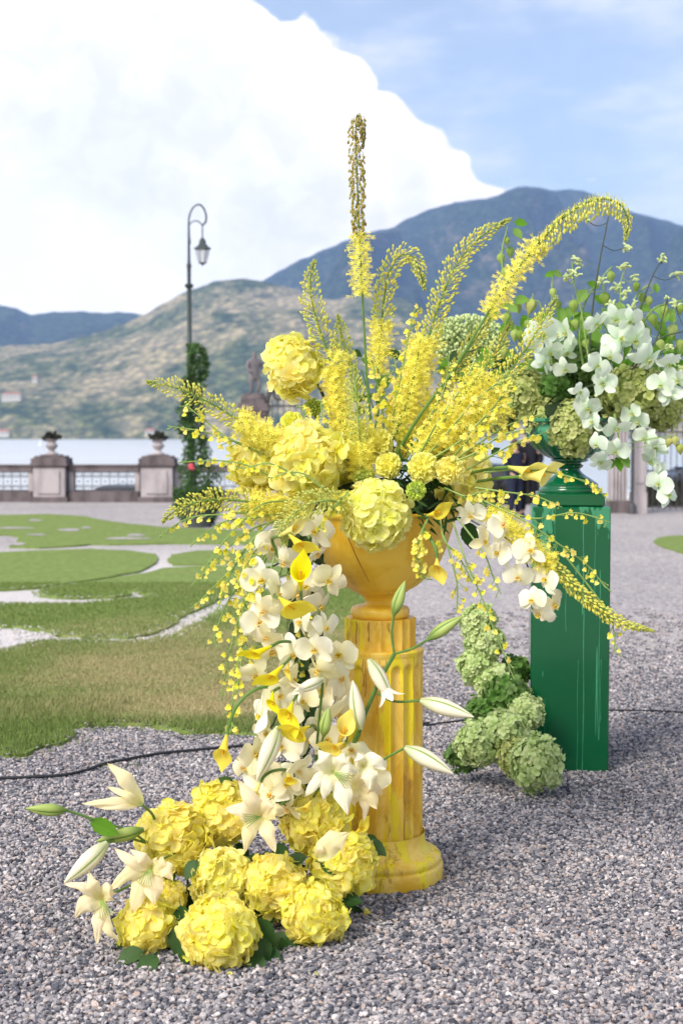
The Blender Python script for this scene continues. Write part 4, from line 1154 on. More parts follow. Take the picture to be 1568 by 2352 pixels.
# drips of thick paint running down
M['drip'] = plain('ochre_paint_drip', (0.45, 0.24, 0.03), 0.3, 0.5)
M['dripy'] = plain('bright_yellow_drip', (0.76, 0.60, 0.03), 0.3, 0.5)
def drip(parent, cx_, cy_, a, r, z0, z1, w_, m_):
    mb = MB(); pts = []; n = 10; rad = []
    for i in range(n + 1):
        s = i / n; aa = a + 0.015 * sin(7 * s + a * 9)
        pts.append((cx_ + r * sin(aa), cy_ - r * cos(aa), z0 + (z1 - z0) * s)); rad.append(w_ * (0.75 + 0.3 * sin(9 * s + a) * .5) * (1.0 if s < .93 else 1.5) * (1 if s < .99 else .5))
    mb.tube(pts, rad, 6); return mb.build('paint_drip', m_, parent)
for a, y0, y1, w_ in [(-0.42, 1500, 1562, .0028), (-0.36, 1500, 1584, .0026), (0.58, 1758, 1920, .0026), (0.60, 1762, 1830, .0045), (0.1, 1500, 1545, .002), (0.85, 1500, 1600, .002), (-0.05, 1500, 1530, .0018)]:
    drip(t, cyx, YY, a, QY * 98.5, zY(y0), zY(y1), w_, M['drip'])
for a, y0, y1, w_ in [(-0.75, 1420, 1470, .003), (-0.35, 1420, 1462, .004), (0.2, 1420, 1440, .003)]:
    drip(t, cyx, YY, a, QY * 81.5, zY(y0), zY(y1), w_, M['drip'])

zu = zY(1417)
t = thing('yellow_urn', 'large mustard yellow footed urn standing on the fluted column', 'urn', (cyx, YY, zu))
mb = MB()
prof = [(60, 1417.5), (64, 1416), (68, 1408), (68, 1400), (65, 1394), (58, 1391), (44, 1389), (36, 1386), (34, 1382), (36, 1374), (44, 1366), (58, 1359), (64, 1357), (66, 1355), (68, 1353), (72, 1351), (85, 1344), (98, 1333), (112, 1320), (126, 1304), (140, 1284), (150, 1262), (157, 1240), (165, 1215), (172, 1195), (176, 1185), (180, 1183), (182, 1176), (178, 1172), (166, 1172), (160, 1182), (150, 1215), (120, 1260)]
mb.lathe([(QY * r, zY(y)) for r, y in prof], 96, (cyx, YY, 0))
mb.build('bowl', M['yurn'], t)
drip(t, cyx, YY, -0.42, QY * 128, zY(1302), zY(1304), .001, M['drip'])
mb = MB(); pts = []
for i in range(14):
    s = i / 13; y = 1205 + s * 122; r = interp([(1183, 178), (1215, 166), (1240, 158), (1262, 151), (1284, 141), (1304, 127), (1330, 102)], y) * QY
    a = -0.52 + s * 0.26
    pts.append((cyx + r * sin(a), YY - r * cos(a), zY(y)))
mb.tube(pts, [.0022] * 13 + [.001], 6); mb.build('paint_drip', M['drip'], t)
M['moss'] = plain('dark_floral_foam', (0.02, 0.035, 0.015), 0.95, 0.1)
mb = MB(); mb.ball((cyx, YY, zY(1165)), QY * 150, 20, 10, (1, 1, .45), .05); mb.build('filling', M['moss'], t)

# green pedestal
YN = 6.42; QN = px(YN); GX = 1306
gx = D(GX, 1176, YN).x
RZ = radians(-6.0)
def zN(y): return D(GX, y, YN).z
def green_paint(name, amount):
    m, t = mat(name)
    o = coords(t); s = t.n('ShaderNodeSeparateXYZ'); t.link(o, s.inputs[0])
    wob = t.math('MULTIPLY_ADD', t.noise(t.vmul(o, (1, 1, 2.5)), 5, 2), 0.0, 0.0)
    # light enamel running down over the dark, running out towards the middle
    n = t.noise(t.vmul(o, (1, 1, 0.16)), 11.0, 4, 0.55, 0.35)
    n2 = t.noise(t.vmul(o, (1, 1, 0.5)), 11.0, 3, 0.5, 0.4)
    drop = t.ss(s.outputs[2], amount[0], amount[1], 0.0, 0.80)
    th = t.math('ADD', t.math('MULTIPLY_ADD', t.math('ADD', t.math('MULTIPLY', n, 0.7), t.math('MULTIPLY', n2, 0.3)), 3.2, -1.6), t.math('SUBTRACT', drop, 0.62))
    f = t.ss(th, 0.0, 0.03)
    thin = t.noise(t.vmul(o, (1, 1, 0.03)), 34.0, 2, 0.5, 0.1)
    f2 = t.math('MULTIPLY', t.ss(thin, 0.725, 0.74), t.ss(s.outputs[2], 0.02, 0.5, 0.4, 1.0))
    c = t.mix(t.noise(o, 3.0, 3), (0.001, 0.075, 0.026), (0.002, 0.11, 0.036))
    c = t.mix(f, c, (0.045, 0.245, 0.125))
    c = t.mix(f2, c, (0.06, 0.30, 0.16))
    finish(t, c, 0.14, 0.5, t.math('ADD', f, f2), 0.35, 0.002, coat=0.25)
    return m
M['gpaint'] = green_paint('green_enamel', (0.60, 1.45))
M['gpaintu'] = green_paint('green_enamel_urn', (-1.2, 1.7))
M['gpaintb'] = green_paint('green_enamel_block', (0.2, 2.3))
def rotbox(mb, w_, d_, z0, z1, bev=0.006):
    T = Matrix.Translation((gx, YN, 0)) @ Matrix.Rotation(RZ, 4, 'Z')
    hx, hy = w_ / 2, d_ / 2; b = bev
    ring = [(-hx + b, -hy), (hx - b, -hy), (hx, -hy + b), (hx, hy - b), (hx - b, hy), (-hx + b, hy), (-hx, hy - b), (-hx, -hy + b)]
    def rg(k, z): return [(x * (1 - k / hx), y * (1 - k / hy), z) for x, y in ring]
    vs = rg(b, z0) + rg(0, z0 + b) + rg(0, z1 - b) + rg(b, z1)
    fs = [(i * 8 + j, i * 8 + (j + 1) % 8, (i + 1) * 8 + (j + 1) % 8, (i + 1) * 8 + j) for i in range(3) for j in range(8)]
    fs += [tuple(range(8))[::-1], tuple(range(24, 32))]
    mb.add(vs, fs, None, T)
t = thing('square_pedestal', 'tall square glossy green pedestal streaked with runs of lighter paint', 'pedestal', (gx, YN, 0))
W0 = 0.345
mb = MB(); rotbox(mb, W0, W0, 0, zN(1160)); mb.build('shaft', M['gpaint'], t, smooth=False)
mb = MB(); rotbox(mb, W0 * .86, W0 * .86, zN(1160) + .001, zN(1130)); mb.build('block', M['gpaintb'], t, smooth=False)
M['gdrip'] = plain('light_green_drip', (0.05, 0.28, 0.15), 0.15, 0.5, coat=0.5)
TG = Matrix.Translation((gx, YN, 0)) @ Matrix.Rotation(RZ, 4, 'Z')
for xo, y0, y1, w_ in [(-.02, 1300, 1440, .0014), (.055, 1160, 1400, .0022), (.060, 1390, 1775, .0018), (.105, 1165, 1380, .0012), (.128, 1300, 1680, .0017), (-.07, 1160, 1320, .0014), (.035, 1500, 1760, .001), (.135, 1500, 1640, .001), (-.11, 1590, 1680, .0009)]:
    mb = MB(); pts = []; n = 14; rr = []
    for i in range(n + 1):
        s = i / n; pts.append(TG @ Vector((xo + .0015 * sin(s * 9 + xo * 50), -W0 / 2 - .0003, zN(y0 + (y1 - y0) * s)))); rr.append(w_ * (1 + .25 * sin(s * 14 + xo * 99)) * (1.35 if i == n - 1 else 1))
    mb.tube(pts, rr, 6); mb.build('paint_drip', M['gdrip'], t)
zg = zN(1130) + .001
t = thing('green_urn', 'glossy green urn with a gadrooned bowl standing on the green pedestal', 'urn', (gx, YN, zg))
mb = MB()
foot = [(69, 1130), (70, 1126), (69, 1121), (66, 1119), (65, 1116), (66, 1113), (64, 1110), (58, 1106), (50, 1100), (40, 1094), (30, 1087), (25, 1081), (24, 1077), (30, 1073), (32, 1069), (27, 1066), (27, 1063), (38, 1061), (43, 1058), (43, 1055)]
mb.lathe([(QN * r, zN(y) + .001) for r, y in foot], 64, (gx, YN, 0)); mb.build('foot', M['gpaintu'], t)
mb = MB()
bowl = [(30, 1055.5), (46, 1052), (60, 1045), (74, 1034), (86, 1021), (94, 1008), (99, 995), (101, 985), (100, 978), (104, 972), (112, 968), (113, 963), (108, 960), (96, 962), (80, 985)]
def gad(r, z, a, i): return r * (1 + (0.035 * abs(cos(a * 11)) if 1 <= i <= 6 else 0))
mb.lathe([(QN * r, zN(y)) for r, y in bowl], 220, (gx, YN, 0), gad); mb.build('bowl', M['gpaintu'], t)
mb = MB(); mb.ball((gx, YN, zN(955)), QN * 98, 16, 8, (1, 1, .5), .05); mb.build('filling', M['moss'], t)

# ================================================================== FLOWER PIECES
def petal(L, W, nu=4, nv=6, a=0.9, cup=0.0, phi0=0.0, recurve=0.0, ruffle=0.0, freq=3.0, seed=0, tip=0.0, groove=0.0, basew=0.06, twist=0.0, notch=0.0):
    """(verts, faces, uvs) of a petal growing along +Y, outer face towards +Z"""
    vs, fs, uvs = [], [], []
    y = z = 0.0; pt = 0.0
    rr = random.Random(seed); ph = rr.uniform(0, 6)
    for i in range(nv + 1):
        s = i / nv
        t = 1 - (1 - s) ** 1.7 if tip == 0 else s
        dl = (t - pt) * L; pt = t
        ang = phi0 + recurve * t
        y += cos(ang) * dl; z += sin(ang) * dl
        wd = W / 2 * max(basew * (1 - t), (sin(pi * min(1, t ** a * 1.0)) ** (0.62 if tip == 0 else 0.9)))
        if i == nv: wd = W * 0.03
        for j in range(-nu, nu + 1):
            u = j / nu
            zz = cup * u * u * wd * 2 + ruffle * sin(freq * t * 3 + u * 2.2 + ph) * (abs(u) ** 1.5) * t - groove * exp(-(u / 0.16) ** 2) * sin(pi * t)
            zz += twist * u * t * wd
            yy = -notch * exp(-(u / 0.3) ** 2) * (t ** 6) * L
            nx, ny, nz = u * wd, y + yy - sin(ang) * zz, z + cos(ang) * zz
            vs.append((nx, ny, nz)); uvs.append((u * .5 + .5, t))
    n = 2 * nu + 1
    for i in range(nv):
        for j in range(n - 1):
            k = i * n + j; fs.append((k, k + 1, k + n + 1, k + n))
    return vs, fs, uvs
def one_mesh(name, data, m_):
    mb = MB(); mb.add(*data); return mb.mesh(name, m_)

# ---- hydrangea florets: four overlapping petals
def floret_mesh(name, m_, seed, nu=2, nv=4, ruffle=0.10, W=1.02):
    rr = random.Random(seed); mb = MB()
    for k in range(4):
        p = petal(1.0 * rr.uniform(.88, 1.08), W * rr.uniform(.9, 1.15), nu, nv, a=1.25, cup=rr.uniform(-.12, .24), phi0=rr.uniform(.10, .60), recurve=rr.uniform(-.9, .0), ruffle=ruffle, freq=rr.uniform(2.0, 4.0), seed=seed * 7 + k, basew=.25)
        mb.add(*p, m=Matrix.Rotation(k * pi / 2 + rr.uniform(-.2, .2), 4, 'Z') @ Matrix.Translation((0, 0, .05 * (k % 2))))
    mb.ball((0, 0, .10), .09, 6, 4)
    return mb.mesh(name, m_)
FL = {}
for key in ('lemon', 'yellow', 'lime'):
    FL[key] = [floret_mesh(key + '_floret', M[key], 10 + i, 3, 6, .11, 1.10) for i in range(6)]
for key in ('greenhyd', 'olivehyd', 'darkhyd'):
    FL[key] = [floret_mesh(key + '_floret', M[key], 30 + i, 1, 3, .06, 0.95) for i in range(5)]
M['core'] = plain('flower_head_core', (0.75, 0.66, 0.10), 0.8, 0.2)
M['coreg'] = plain('green_head_core', (0.25, 0.32, 0.08), 0.8, 0.2)
LEAF = []
def leaf_mesh(name, m_, seed, serr=0.03):
    rr = random.Random(seed); v, f, u = petal(1, .68, 4, 12, a=.8, phi0=.1, recurve=-.45, cup=.12, ruffle=.02, freq=6, seed=seed, tip=1, groove=.03)
    v2 = []
    n = 9
    for i, p in enumerate(v):
        j = i % n
        k = 1 + (serr * 2 if (i // n) % 2 else -serr) * (1 if j in (0, n - 1) else 0)
        v2.append((p[0] * k, p[1], p[2]))
    mb = MB(); mb.add(v2, f, u); mb.tube([(0, -.18, 0), (0, .1, .01)], .018, 4); return mb.mesh(name, m_)
LEAF = [leaf_mesh('serrated_leaf', M['leaf'], s) for s in range(4)]
LEAFL = [leaf_mesh('fresh_leaf_blade', M['leafl'], s, .06) for s in range(4)]
CAMP = Vector((0, 0, HC))
def hydrangea(x, y, r, depth, key, label, group, q=None, n=None, stretch=(1, 1, 1), leaves=(), stem=None, fs=0.40, core='core', axis=None):
    q = px(depth); c = D(x, y, depth); rad = r * q
    t = thing('hydrangea', label, 'hydrangea', c, group)
    mb = MB(); mb.ball(c, rad * .72, 14, 9, stretch, .06); mb.build('core', M[core], t)
    n = n or 120; rr = random.Random(int(x * 31 + y)); tocam = (CAMP - c).normalized()
    fsz = rad * fs
    for i in range(n):
        zz = 1 - 2 * (i + .5) / n; th = i * 2.39996 + rr.uniform(-.2, .2); s = sqrt(1 - zz * zz)
        d = Vector((s * cos(th), s * sin(th), zz))
        if d.dot(tocam) < -0.45: continue
        p = c + Vector((d.x * stretch[0], d.y * stretch[1], d.z * stretch[2])) * rad * rr.uniform(.72, .92) * (1 + .22 * mnoise.noise(d * 1.6 + Vector((x * .01, y * .01, 0))))
        if p.z < 0.012: continue
        if axis and d.dot(Vector(axis)) > .8: continue
        nd = (d + Vector((rr.uniform(-1, 1), rr.uniform(-1, 1), rr.uniform(-1, 1))) * .55).normalized()
        inst('floret', FL[key][rr.randrange(len(FL[key]))], t, basis(nd, roll=rr.uniform(0, 6.28), loc=p, s=fsz * rr.uniform(.82, 1.15)))
    for (lx_, ly_, ls, dx, dy, dd) in leaves:
        p = D(lx_, ly_, depth + dd); 
        if p.z < .015: p.z = .015
        dirv = Vector((dx, -.25, -dy)).normalized()
        nrm = Vector((-.1, -1, .55)) ; nrm = (nrm - dirv * nrm.dot(dirv)).normalized()
        inst('leaf', LEAF[rr.randrange(4)], t, basis(nrm, up=dirv, loc=p, s=ls * q))
    if stem:
        mb = MB(); mb.tube(spline([D(a, b, dpt) for a, b, dpt in stem], 16), 3.6 * q, 7); mb.build('stem', M['darkstem'], t)
    return t
gu = 'yellow hydrangeas filling the yellow urn'; gl = 'yellow hydrangeas heaped at the foot of the column'
hydrangea(674, 842, 62, 4.74, 'lemon', 'single lemon hydrangea on a dark stem rising left of the foxtail lilies', gu, n=92, fs=.50, stretch=(.88, 1, 1.08), stem=[(712, 862, 4.76), (738, 900, 4.76), (762, 965, 4.78), (790, 1090, 4.8)])
hydrangea(596, 1068, 62, 4.66, 'lemon', 'yellow hydrangea at the far left of the urn, half under foxtail blossom', gu, n=92, fs=.50)
hydrangea(705, 1062, 82, 4.58, 'lemon', 'largest pale yellow hydrangea, upper left of the yellow urn', gu, n=125, fs=.44)
hydrangea(862, 1182, 76, 4.45, 'lime', 'pale lime hydrangea hanging over the front rim of the yellow urn', gu, n=170, fs=.35)
hydrangea(1052, 1088, 66, 4.68, 'lemon', 'soft yellow hydrangea at the right shoulder of the urn', gu, n=100, fs=.48, stretch=(1, 1, 1.15), leaves=[(1075, 1200, 62, .1, 1, -.02)])
hydrangea(780, 1075, 45, 4.78, 'lemon', 'small yellow hydrangea deep between foxtail lilies at the urn centre', gu, n=70, fs=.5)
hydrangea(399, 1926, 80, 4.34, 'yellow', 'yellow hydrangea at the upper left of the heap, below the lily buds', gl, n=160, fs=.36, leaves=[(470, 1950, 75, -.35, 1, .02), (440, 2030, 60, .2, 1, 0)])
hydrangea(512, 1868, 70, 4.44, 'yellow', 'yellow hydrangea at the top of the heap left of the big open lily', gl, n=140, fs=.39, leaves=[(535, 1805, 40, -.7, -.5, 0), (545, 1935, 60, .3, .9, .02)])
hydrangea(722, 1888, 76, 4.42, 'yellow', 'yellow hydrangea at the top right of the heap beside the column', gl, n=140, fs=.38, leaves=[(640, 1935, 60, .2, 1, .03)])
hydrangea(788, 1984, 78, 4.32, 'yellow', 'yellow hydrangea leaning on the column base at the right of the heap', gl, n=150, fs=.36, leaves=[(835, 1925, 40, .9, .2, .12)])
hydrangea(510, 2022, 70, 4.24, 'lemon', 'pale yellow hydrangea in the middle left of the heap above the lowest one', gl, n=130, fs=.40)
hydrangea(634, 2034, 72, 4.22, 'yellow', 'yellow hydrangea in the very middle of the heap', gl, n=140, fs=.38, leaves=[(600, 2120, 70, .3, 1, .06)])
hydrangea(720, 2100, 74, 4.13, 'yellow', 'yellow hydrangea at the lower right of the heap resting on the gravel', gl, n=145, fs=.36, leaves=[(625, 2150, 75, .1, .9, 0)])
hydrangea(384, 2066, 46, 4.26, 'yellow', 'small shaded yellow hydrangea behind the drooping lilies at the left', gl, n=80, fs=.42)
hydrangea(340, 2128, 68, 4.08, 'yellow', 'yellow hydrangea at the lower left end of the heap', gl, n=100, fs=.46, leaves=[(330, 2172, 80, -1, .15, 0), (350, 2180, 70, .6, .35, 0), (415, 2080, 70, .2, 1, 0), (420, 2120, 80, -.2, 1, -.05)])
hydrangea(503, 2146, 88, 3.96, 'yellow', 'lowest and largest yellow hydrangea at the front of the heap', gl, n=170, fs=.35, leaves=[(585, 2110, 80, .6, .9, .05), (590, 2150, 70, .4, .9, .02), (440, 2150, 70, -.3, .9, 0)])

t = thing('leaf_bed', 'dark serrated hydrangea leaves bedded between and under the yellow heap', 'foliage', G(560, 2130))
for k in range(80):
    x_, y_ = U(340, 820), U(1960, 2190)
    g_ = G(x_, max(2150, y_ + 60)); p = D(x_, y_, U(4.22, 4.5)); 
    if p.z < .02: p.z = U(.015, .05)
    inst('leaf', LEAF[k % 4], t, basis((U(-.6, .6), -1, U(.1, 1.2)), up=(U(-1, 1), -.3, U(-1, .5)), loc=p, s=U(.06, .09)))
for x_, y_, dx in [(330, 2185, -1), (360, 2195, -.3), (598, 2178, .5), (575, 2190, .2), (620, 2150, .8), (650, 2130, .3), (835, 1935, .7)]:
    p = G(x_, max(y_, 2150), .03) if y_ > 2100 else D(x_, y_, 4.36)
    inst('leaf', LEAF[R.randrange(4)], t, basis((0, -.6, 1), up=(dx, -.6, .1), loc=p, s=.085))
mb = MB()
for k in range(9):
    x_ = 420 + k * 45; mb.tube(spline([D(x_, 1960, 4.4), D(x_ + U(-20, 20), 2050, 4.36), D(x_ + U(-30, 30), 2120, 4.3)], 6), .004, 5)
mb.build('stem', M['darkstem'], t)

gg = 'green hydrangeas around the green pedestal'; gp = 'green hydrangeas in the green urn'
def gh(x, y, r, d, key, label, grp=gg, **k):
    hydrangea(x, y, r * 1.1, d, key, label, grp, n=k.pop('n', 230), fs=k.pop('fs', .215), core='coreg', **k)
gh(1098, 1428, 44, 6.35, 'greenhyd', 'topmost pale green hydrangea of the trail beside the green pedestal')
gh(1112, 1478, 44, 6.33, 'greenhyd', 'pale green hydrangea second from the top of the trail')
gh(1092, 1530, 42, 6.32, 'greenhyd', 'green hydrangea bulging left in the upper middle of the trail')
gh(1128, 1562, 46, 6.30, 'greenhyd', 'green hydrangea under the bulge in the upper middle of the trail')
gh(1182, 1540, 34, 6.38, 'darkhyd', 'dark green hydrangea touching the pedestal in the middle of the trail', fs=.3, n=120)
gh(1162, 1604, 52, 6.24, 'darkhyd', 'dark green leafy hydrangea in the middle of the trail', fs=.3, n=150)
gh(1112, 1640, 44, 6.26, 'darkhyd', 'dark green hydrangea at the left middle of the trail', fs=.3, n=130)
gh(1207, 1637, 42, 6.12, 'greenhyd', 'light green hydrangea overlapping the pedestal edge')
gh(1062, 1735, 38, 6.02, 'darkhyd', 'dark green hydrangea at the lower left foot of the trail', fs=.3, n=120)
gh(1098, 1706, 52, 5.95, 'greenhyd', 'light green hydrangea at the lower left of the trail')
gh(1158, 1684, 54, 5.98, 'greenhyd', 'light green hydrangea in the lower middle of the trail')
gh(1232, 1752, 62, 5.80, 'greenhyd', 'large pale green hydrangea lowest on the gravel at the end of the trail', n=260, fs=.20)
gh(1185, 1738, 44, 5.88, 'olivehyd', 'yellowish green hydrangea beside the lowest one')
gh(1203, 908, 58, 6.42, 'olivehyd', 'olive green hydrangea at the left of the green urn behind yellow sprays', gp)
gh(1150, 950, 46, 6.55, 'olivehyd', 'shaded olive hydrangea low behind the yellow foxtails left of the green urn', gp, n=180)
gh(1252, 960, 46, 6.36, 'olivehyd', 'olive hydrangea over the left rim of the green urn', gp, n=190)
gh(1318, 985, 52, 6.18, 'olivehyd', 'olive hydrangea hanging down over the front of the green urn', gp, stretch=(1, 1, 1.25), n=230)
gh(1452, 902, 70, 6.22, 'olivehyd', 'broad olive green hydrangea on the right side of the green urn', gp, n=260, fs=.18, stretch=(1.15, 1, .9))
gh(1520, 945, 46, 6.35, 'olivehyd', 'olive hydrangea at the far right of the green urn', gp, n=180)
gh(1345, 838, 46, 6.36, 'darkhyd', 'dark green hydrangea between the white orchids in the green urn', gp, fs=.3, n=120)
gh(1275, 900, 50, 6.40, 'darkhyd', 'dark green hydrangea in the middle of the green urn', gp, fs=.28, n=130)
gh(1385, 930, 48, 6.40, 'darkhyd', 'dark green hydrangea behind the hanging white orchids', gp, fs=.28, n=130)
# pale viburnum cloud behind the foxtails
t = thing('viburnum', 'airy mound of pale green budded umbels behind the yellow foxtail lilies', 'viburnum', D(1062, 770, 6.7))
mb = MB()
for k in range(1500):
    a = U(0, 2 * pi); r = sqrt(U(0, 1)); p = D(1075 + 90 * r * cos(a), 785 + 62 * r * sin(a), 6.7 + U(-.12, .12)); mb.ball(p, U(.006, .010), 5, 4)
mb.build('buds', M['paw'], t, kind='stuff')
mb = MB()
for k in range(60):
    a = U(0, 2 * pi); r = sqrt(U(0, 1)); mb.tube(spline([D(1090, 900, 6.7), D(1075 + U(-30, 30), 850, 6.7 + U(-.1, .1)), D(1062 + 70 * r * cos(a), 772 + 45 * r * sin(a), 6.7 + U(-.12, .12))], 5), .0022, 4)
mb.build('stalks', M['palestem'], t, kind='stuff')
t = thing('foliage_spray', 'dark green leafy filler between the two urn arrangements', 'foliage', D(1120, 880, 6.6))
for k in range(70):
    a = U(0, 2 * pi); r = sqrt(U(0, 1)); p = D(1125 + 95 * r * cos(a), 880 + 75 * r * sin(a), 6.6 + U(-.1, .15))
    inst('leaf', LEAFL[k % 4] if k % 3 else LEAF[k % 4], t, basis((U(-.6, .6), -1, U(-.2, .8)), up=(U(-1, 1), 0, U(-1, 1)), loc=p, s=U(24, 40) * QN))
mb = MB()
for k in range(12):
    mb.tube(spline([D(1200, 960, 6.5), D(1150 + U(-30, 30), 900, 6.6), D(1110 + U(-70, 60), 830 + U(-20, 40), 6.65)], 8), .004, 5)
mb.build('stem', M['stem'], t)

t = thing('foliage_spray', 'green leafy filler glimpsed between the foxtail stems above the yellow urn', 'foliage', D(860, 980, 4.95))
for k in range(70):
    p = D(U(800, 1130), U(800, 1060), 4.98 + U(-.05, .08))
    inst('leaf', LEAFL[k % 4] if k % 2 else LEAF[k % 4], t, basis((U(-.6, .6), -1, U(-.2, .8)), up=(U(-1, 1), 0, U(-1, 1)), loc=p, s=U(.03, .055)))
mb = MB()
for k in range(8):
    mb.tube(spline([D(900 + U(-20, 20), 1120, 4.85), D(870 + k * 25, 980, 4.93), D(830 + k * 38, 850 + U(-30, 40), 4.98)], 8), .0025, 5)
mb.build('stem', M['stem'], t)

t = thing('foliage_spray', 'fresh green leaves crowding between the physalis branches above the green urn', 'foliage', D(1400, 860, 6.5))
for k in range(150):
    x_ = U(1170, 1590); y_ = U(700, 900) + abs(x_ - 1380) * .12; p = D(x_, y_, 6.5 + U(-.15, .12))
    inst('leaf', LEAFL[k % 4], t, basis((U(-.6, .6), -1, U(-.2, .8)), up=(U(-1, 1), 0, U(-1, 1)), loc=p, s=U(.045, .085)))
mb = MB()
for k in range(12):
    mb.tube(spline([D(1310 + U(-40, 60), 960, 6.42), D(1280 + k * 20, 860, 6.5), D(1200 + k * 32, 760 + U(-30, 60), 6.52)], 8), .003, 5)
mb.build('stem', M['stem'], t)
# ---- phalaenopsis orchids
M['lipm'] = petal_mat('pale_orchid_lip', (0.60, 0.40, 0.05), (0.66, 0.72, 0.26), (0.80, 0.86, 0.56))
ORC = {}
for key in ('orchid', 'orchidw', 'mint'):
    ORC[key] = dict(
        sepal=[one_mesh(key + '_sepal', petal(1.02, .62, 3, 6, a=.95, cup=.12 - .1 * i, phi0=.05, recurve=-.25 - .3 * i, ruffle=.05, seed=i, basew=.2), M[key]) for i in range(3)],
        petal=[one_mesh(key + '_petal', petal(1.04, 1.16, 4, 7, a=1.15, cup=.10 - .07 * i, phi0=.12, recurve=-.12 - .22 * i, ruffle=.09, freq=3.0, seed=4 + i, basew=.2), M[key]) for i in range(4)])
mb = MB()
mb.add(*petal(.34, .30, 2, 5, phi0=.9, recurve=-.5, cup=.5, seed=1, basew=.5), m=Matrix.Rotation(pi, 4, 'Z'))
for s in (-1, 1): mb.add(*petal(.30, .24, 2, 5, phi0=1.0, recurve=-.9, cup=.7, seed=2, basew=.5), m=Matrix.Rotation(pi + s * 1.15, 4, 'Z'))
mb.ball((0, .03, .14), .075, 7, 5, (.8, .9, 1.2))
LIP = mb.mesh('lip', M['lip'])
LIPM = mb.mesh('pale_lip', M['lipm'])
def blossom(parent, p, r, key, face, roll, rr, name='blossom', droop=None):
    m = basis(face, roll=roll, loc=p)
    e = bpy.data.objects.new(name, None); COL.objects.link(e); e.parent = parent; e.location = Vector(p) - world_off(parent); e.empty_display_size = .01
    for k, a in enumerate((0, 2.2, -2.2)):
        mm = m @ Matrix.Rotation(a + rr.uniform(-.1, .1), 4, 'Z') @ Matrix.Rotation(rr.uniform(-.45, .35), 4, 'X') @ Matrix.Scale(r * rr.uniform(.85, 1.05), 4)
        inst('sepal', ORC[key]['sepal'][rr.randrange(3)], e, mm)
    for a in (1.33, -1.33):
        mm = m @ Matrix.Translation((0, 0, r * .05)) @ Matrix.Rotation(a + rr.uniform(-.12, .12), 4, 'Z') @ Matrix.Rotation(rr.uniform(-.45, .5), 4, 'X') @ Matrix.Rotation(rr.uniform(-.3, .3), 4, 'Y') @ Matrix.Scale(r * rr.uniform(.88, 1.06), 4)
        inst('petal', ORC[key]['petal'][rr.randrange(4)], e, mm)
    inst('lip', LIPM if key == 'mint' else LIP, e, m @ Matrix.Translation((0, 0, r * .06)) @ Matrix.Scale(r * .80, 4))
    return e
def orchid_spray(label, group, bl, key, depth, rad, stemmat='darkstem', yaw=0.0, keys=None, path=None, djit=.03):
    """bl: list of (x, y[, radius px])"""
    rr = random.Random(int(bl[0][0] * 7 + bl[0][1])); q = px(depth)
    t = thing('orchid_spray', label, 'orchid', D(bl[0][0], bl[0][1], depth + .05), group)
    pts = []
    for b in bl:
        d = depth + rr.uniform(-djit, djit)
        p = D(b[0], b[1], d); r = (b[2] if len(b) > 2 else rad * rr.uniform(.88, 1.08)) * px(d)
        f = (CAMP - p).normalized() + Vector((rr.uniform(-1.0, 1.0) + yaw, rr.uniform(-.2, .5), rr.uniform(-.95, .45)))
        blossom(t, p, r, key if not keys else rr.choice(keys), f, rr.uniform(-.7, .7), rr)
        pts.append(p + Vector((rr.uniform(-1, 1) * r * .25, r * .75, r * .1)))
    if path: pts = [D(*a) for a in path]
    mb = MB(); mb.tube(spline(pts, 8 * len(pts)) if len(pts) > 1 else [pts[0], pts[0] + Vector((0, .05, .05))], 2.2 * q, 6)
    mb.build('stem', M[stemmat], t)
    return t
go_ = 'cream orchid sprays cascading beside the column'
ky = ['orchid', 'orchidw', 'orchid']
casc = [
 ('cream orchid spray at the top of the cascade against the urn', [(726, 1217), (654, 1228), (622, 1258), (654, 1290), (602, 1329), (640, 1369)], 4.44),
 ('cream orchid spray just left of the urn bowl', [(726, 1270), (756, 1333), (700, 1345), (734, 1389), (678, 1365)], 4.46),
 ('cream orchid spray on the left edge of the upper cascade', [(606, 1401), (594, 1429), (612, 1462), (624, 1494), (588, 1550)], 4.42),
 ('cream orchid spray in the centre of the upper cascade', [(694, 1430), (744, 1442), (724, 1490), (672, 1500), (732, 1538)], 4.38),
 ('cream orchid spray against the column capital', [(776, 1506), (780, 1560), (744, 1590), (776, 1590)], 4.46),
 ('cream orchid spray in the middle of the cascade', [(672, 1560), (640, 1600), (600, 1646), (616, 1682), (660, 1630), (700, 1610)], 4.36),
 ('cream orchid spray against the column shaft', [(776, 1638), (732, 1658), (704, 1700), (750, 1700)], 4.36),
 ('cream orchid spray at the lower left edge of the cascade', [(648, 1714), (584, 1730), (564, 1762), (600, 1775)], 4.34),
 ('white orchid spray at the foot of the cascade above the heap', [(688, 1766), (724, 1786), (660, 1800), (620, 1830), (640, 1790), (662, 1856)], 4.30),
 ('white orchid spray poking right at the foot of the cascade', [(808, 1726), (852, 1778), (826, 1800)], 4.34),
]
for lab, bl, d in casc: orchid_spray(lab, go_, bl, 'orchid', d, 49, keys=ky)
orchid_spray('cream orchid spray arching right across the green pedestal', go_, [(1081, 1182), (1153, 1206), (1109, 1245), (1145, 1270), (1217, 1266), (1189, 1325), (1253, 1332), (1221, 1378), (1269, 1390), (1237, 1408)], 'orchid', 4.40, 43,
             keys=['orchidw', 'orchid'], path=[(1010, 1150, 4.6), (1090, 1200, 4.46), (1160, 1235, 4.44), (1200, 1280, 4.44), (1222, 1330, 4.44), (1240, 1395, 4.44)])
gw = 'white orchid sprays in the green urn'
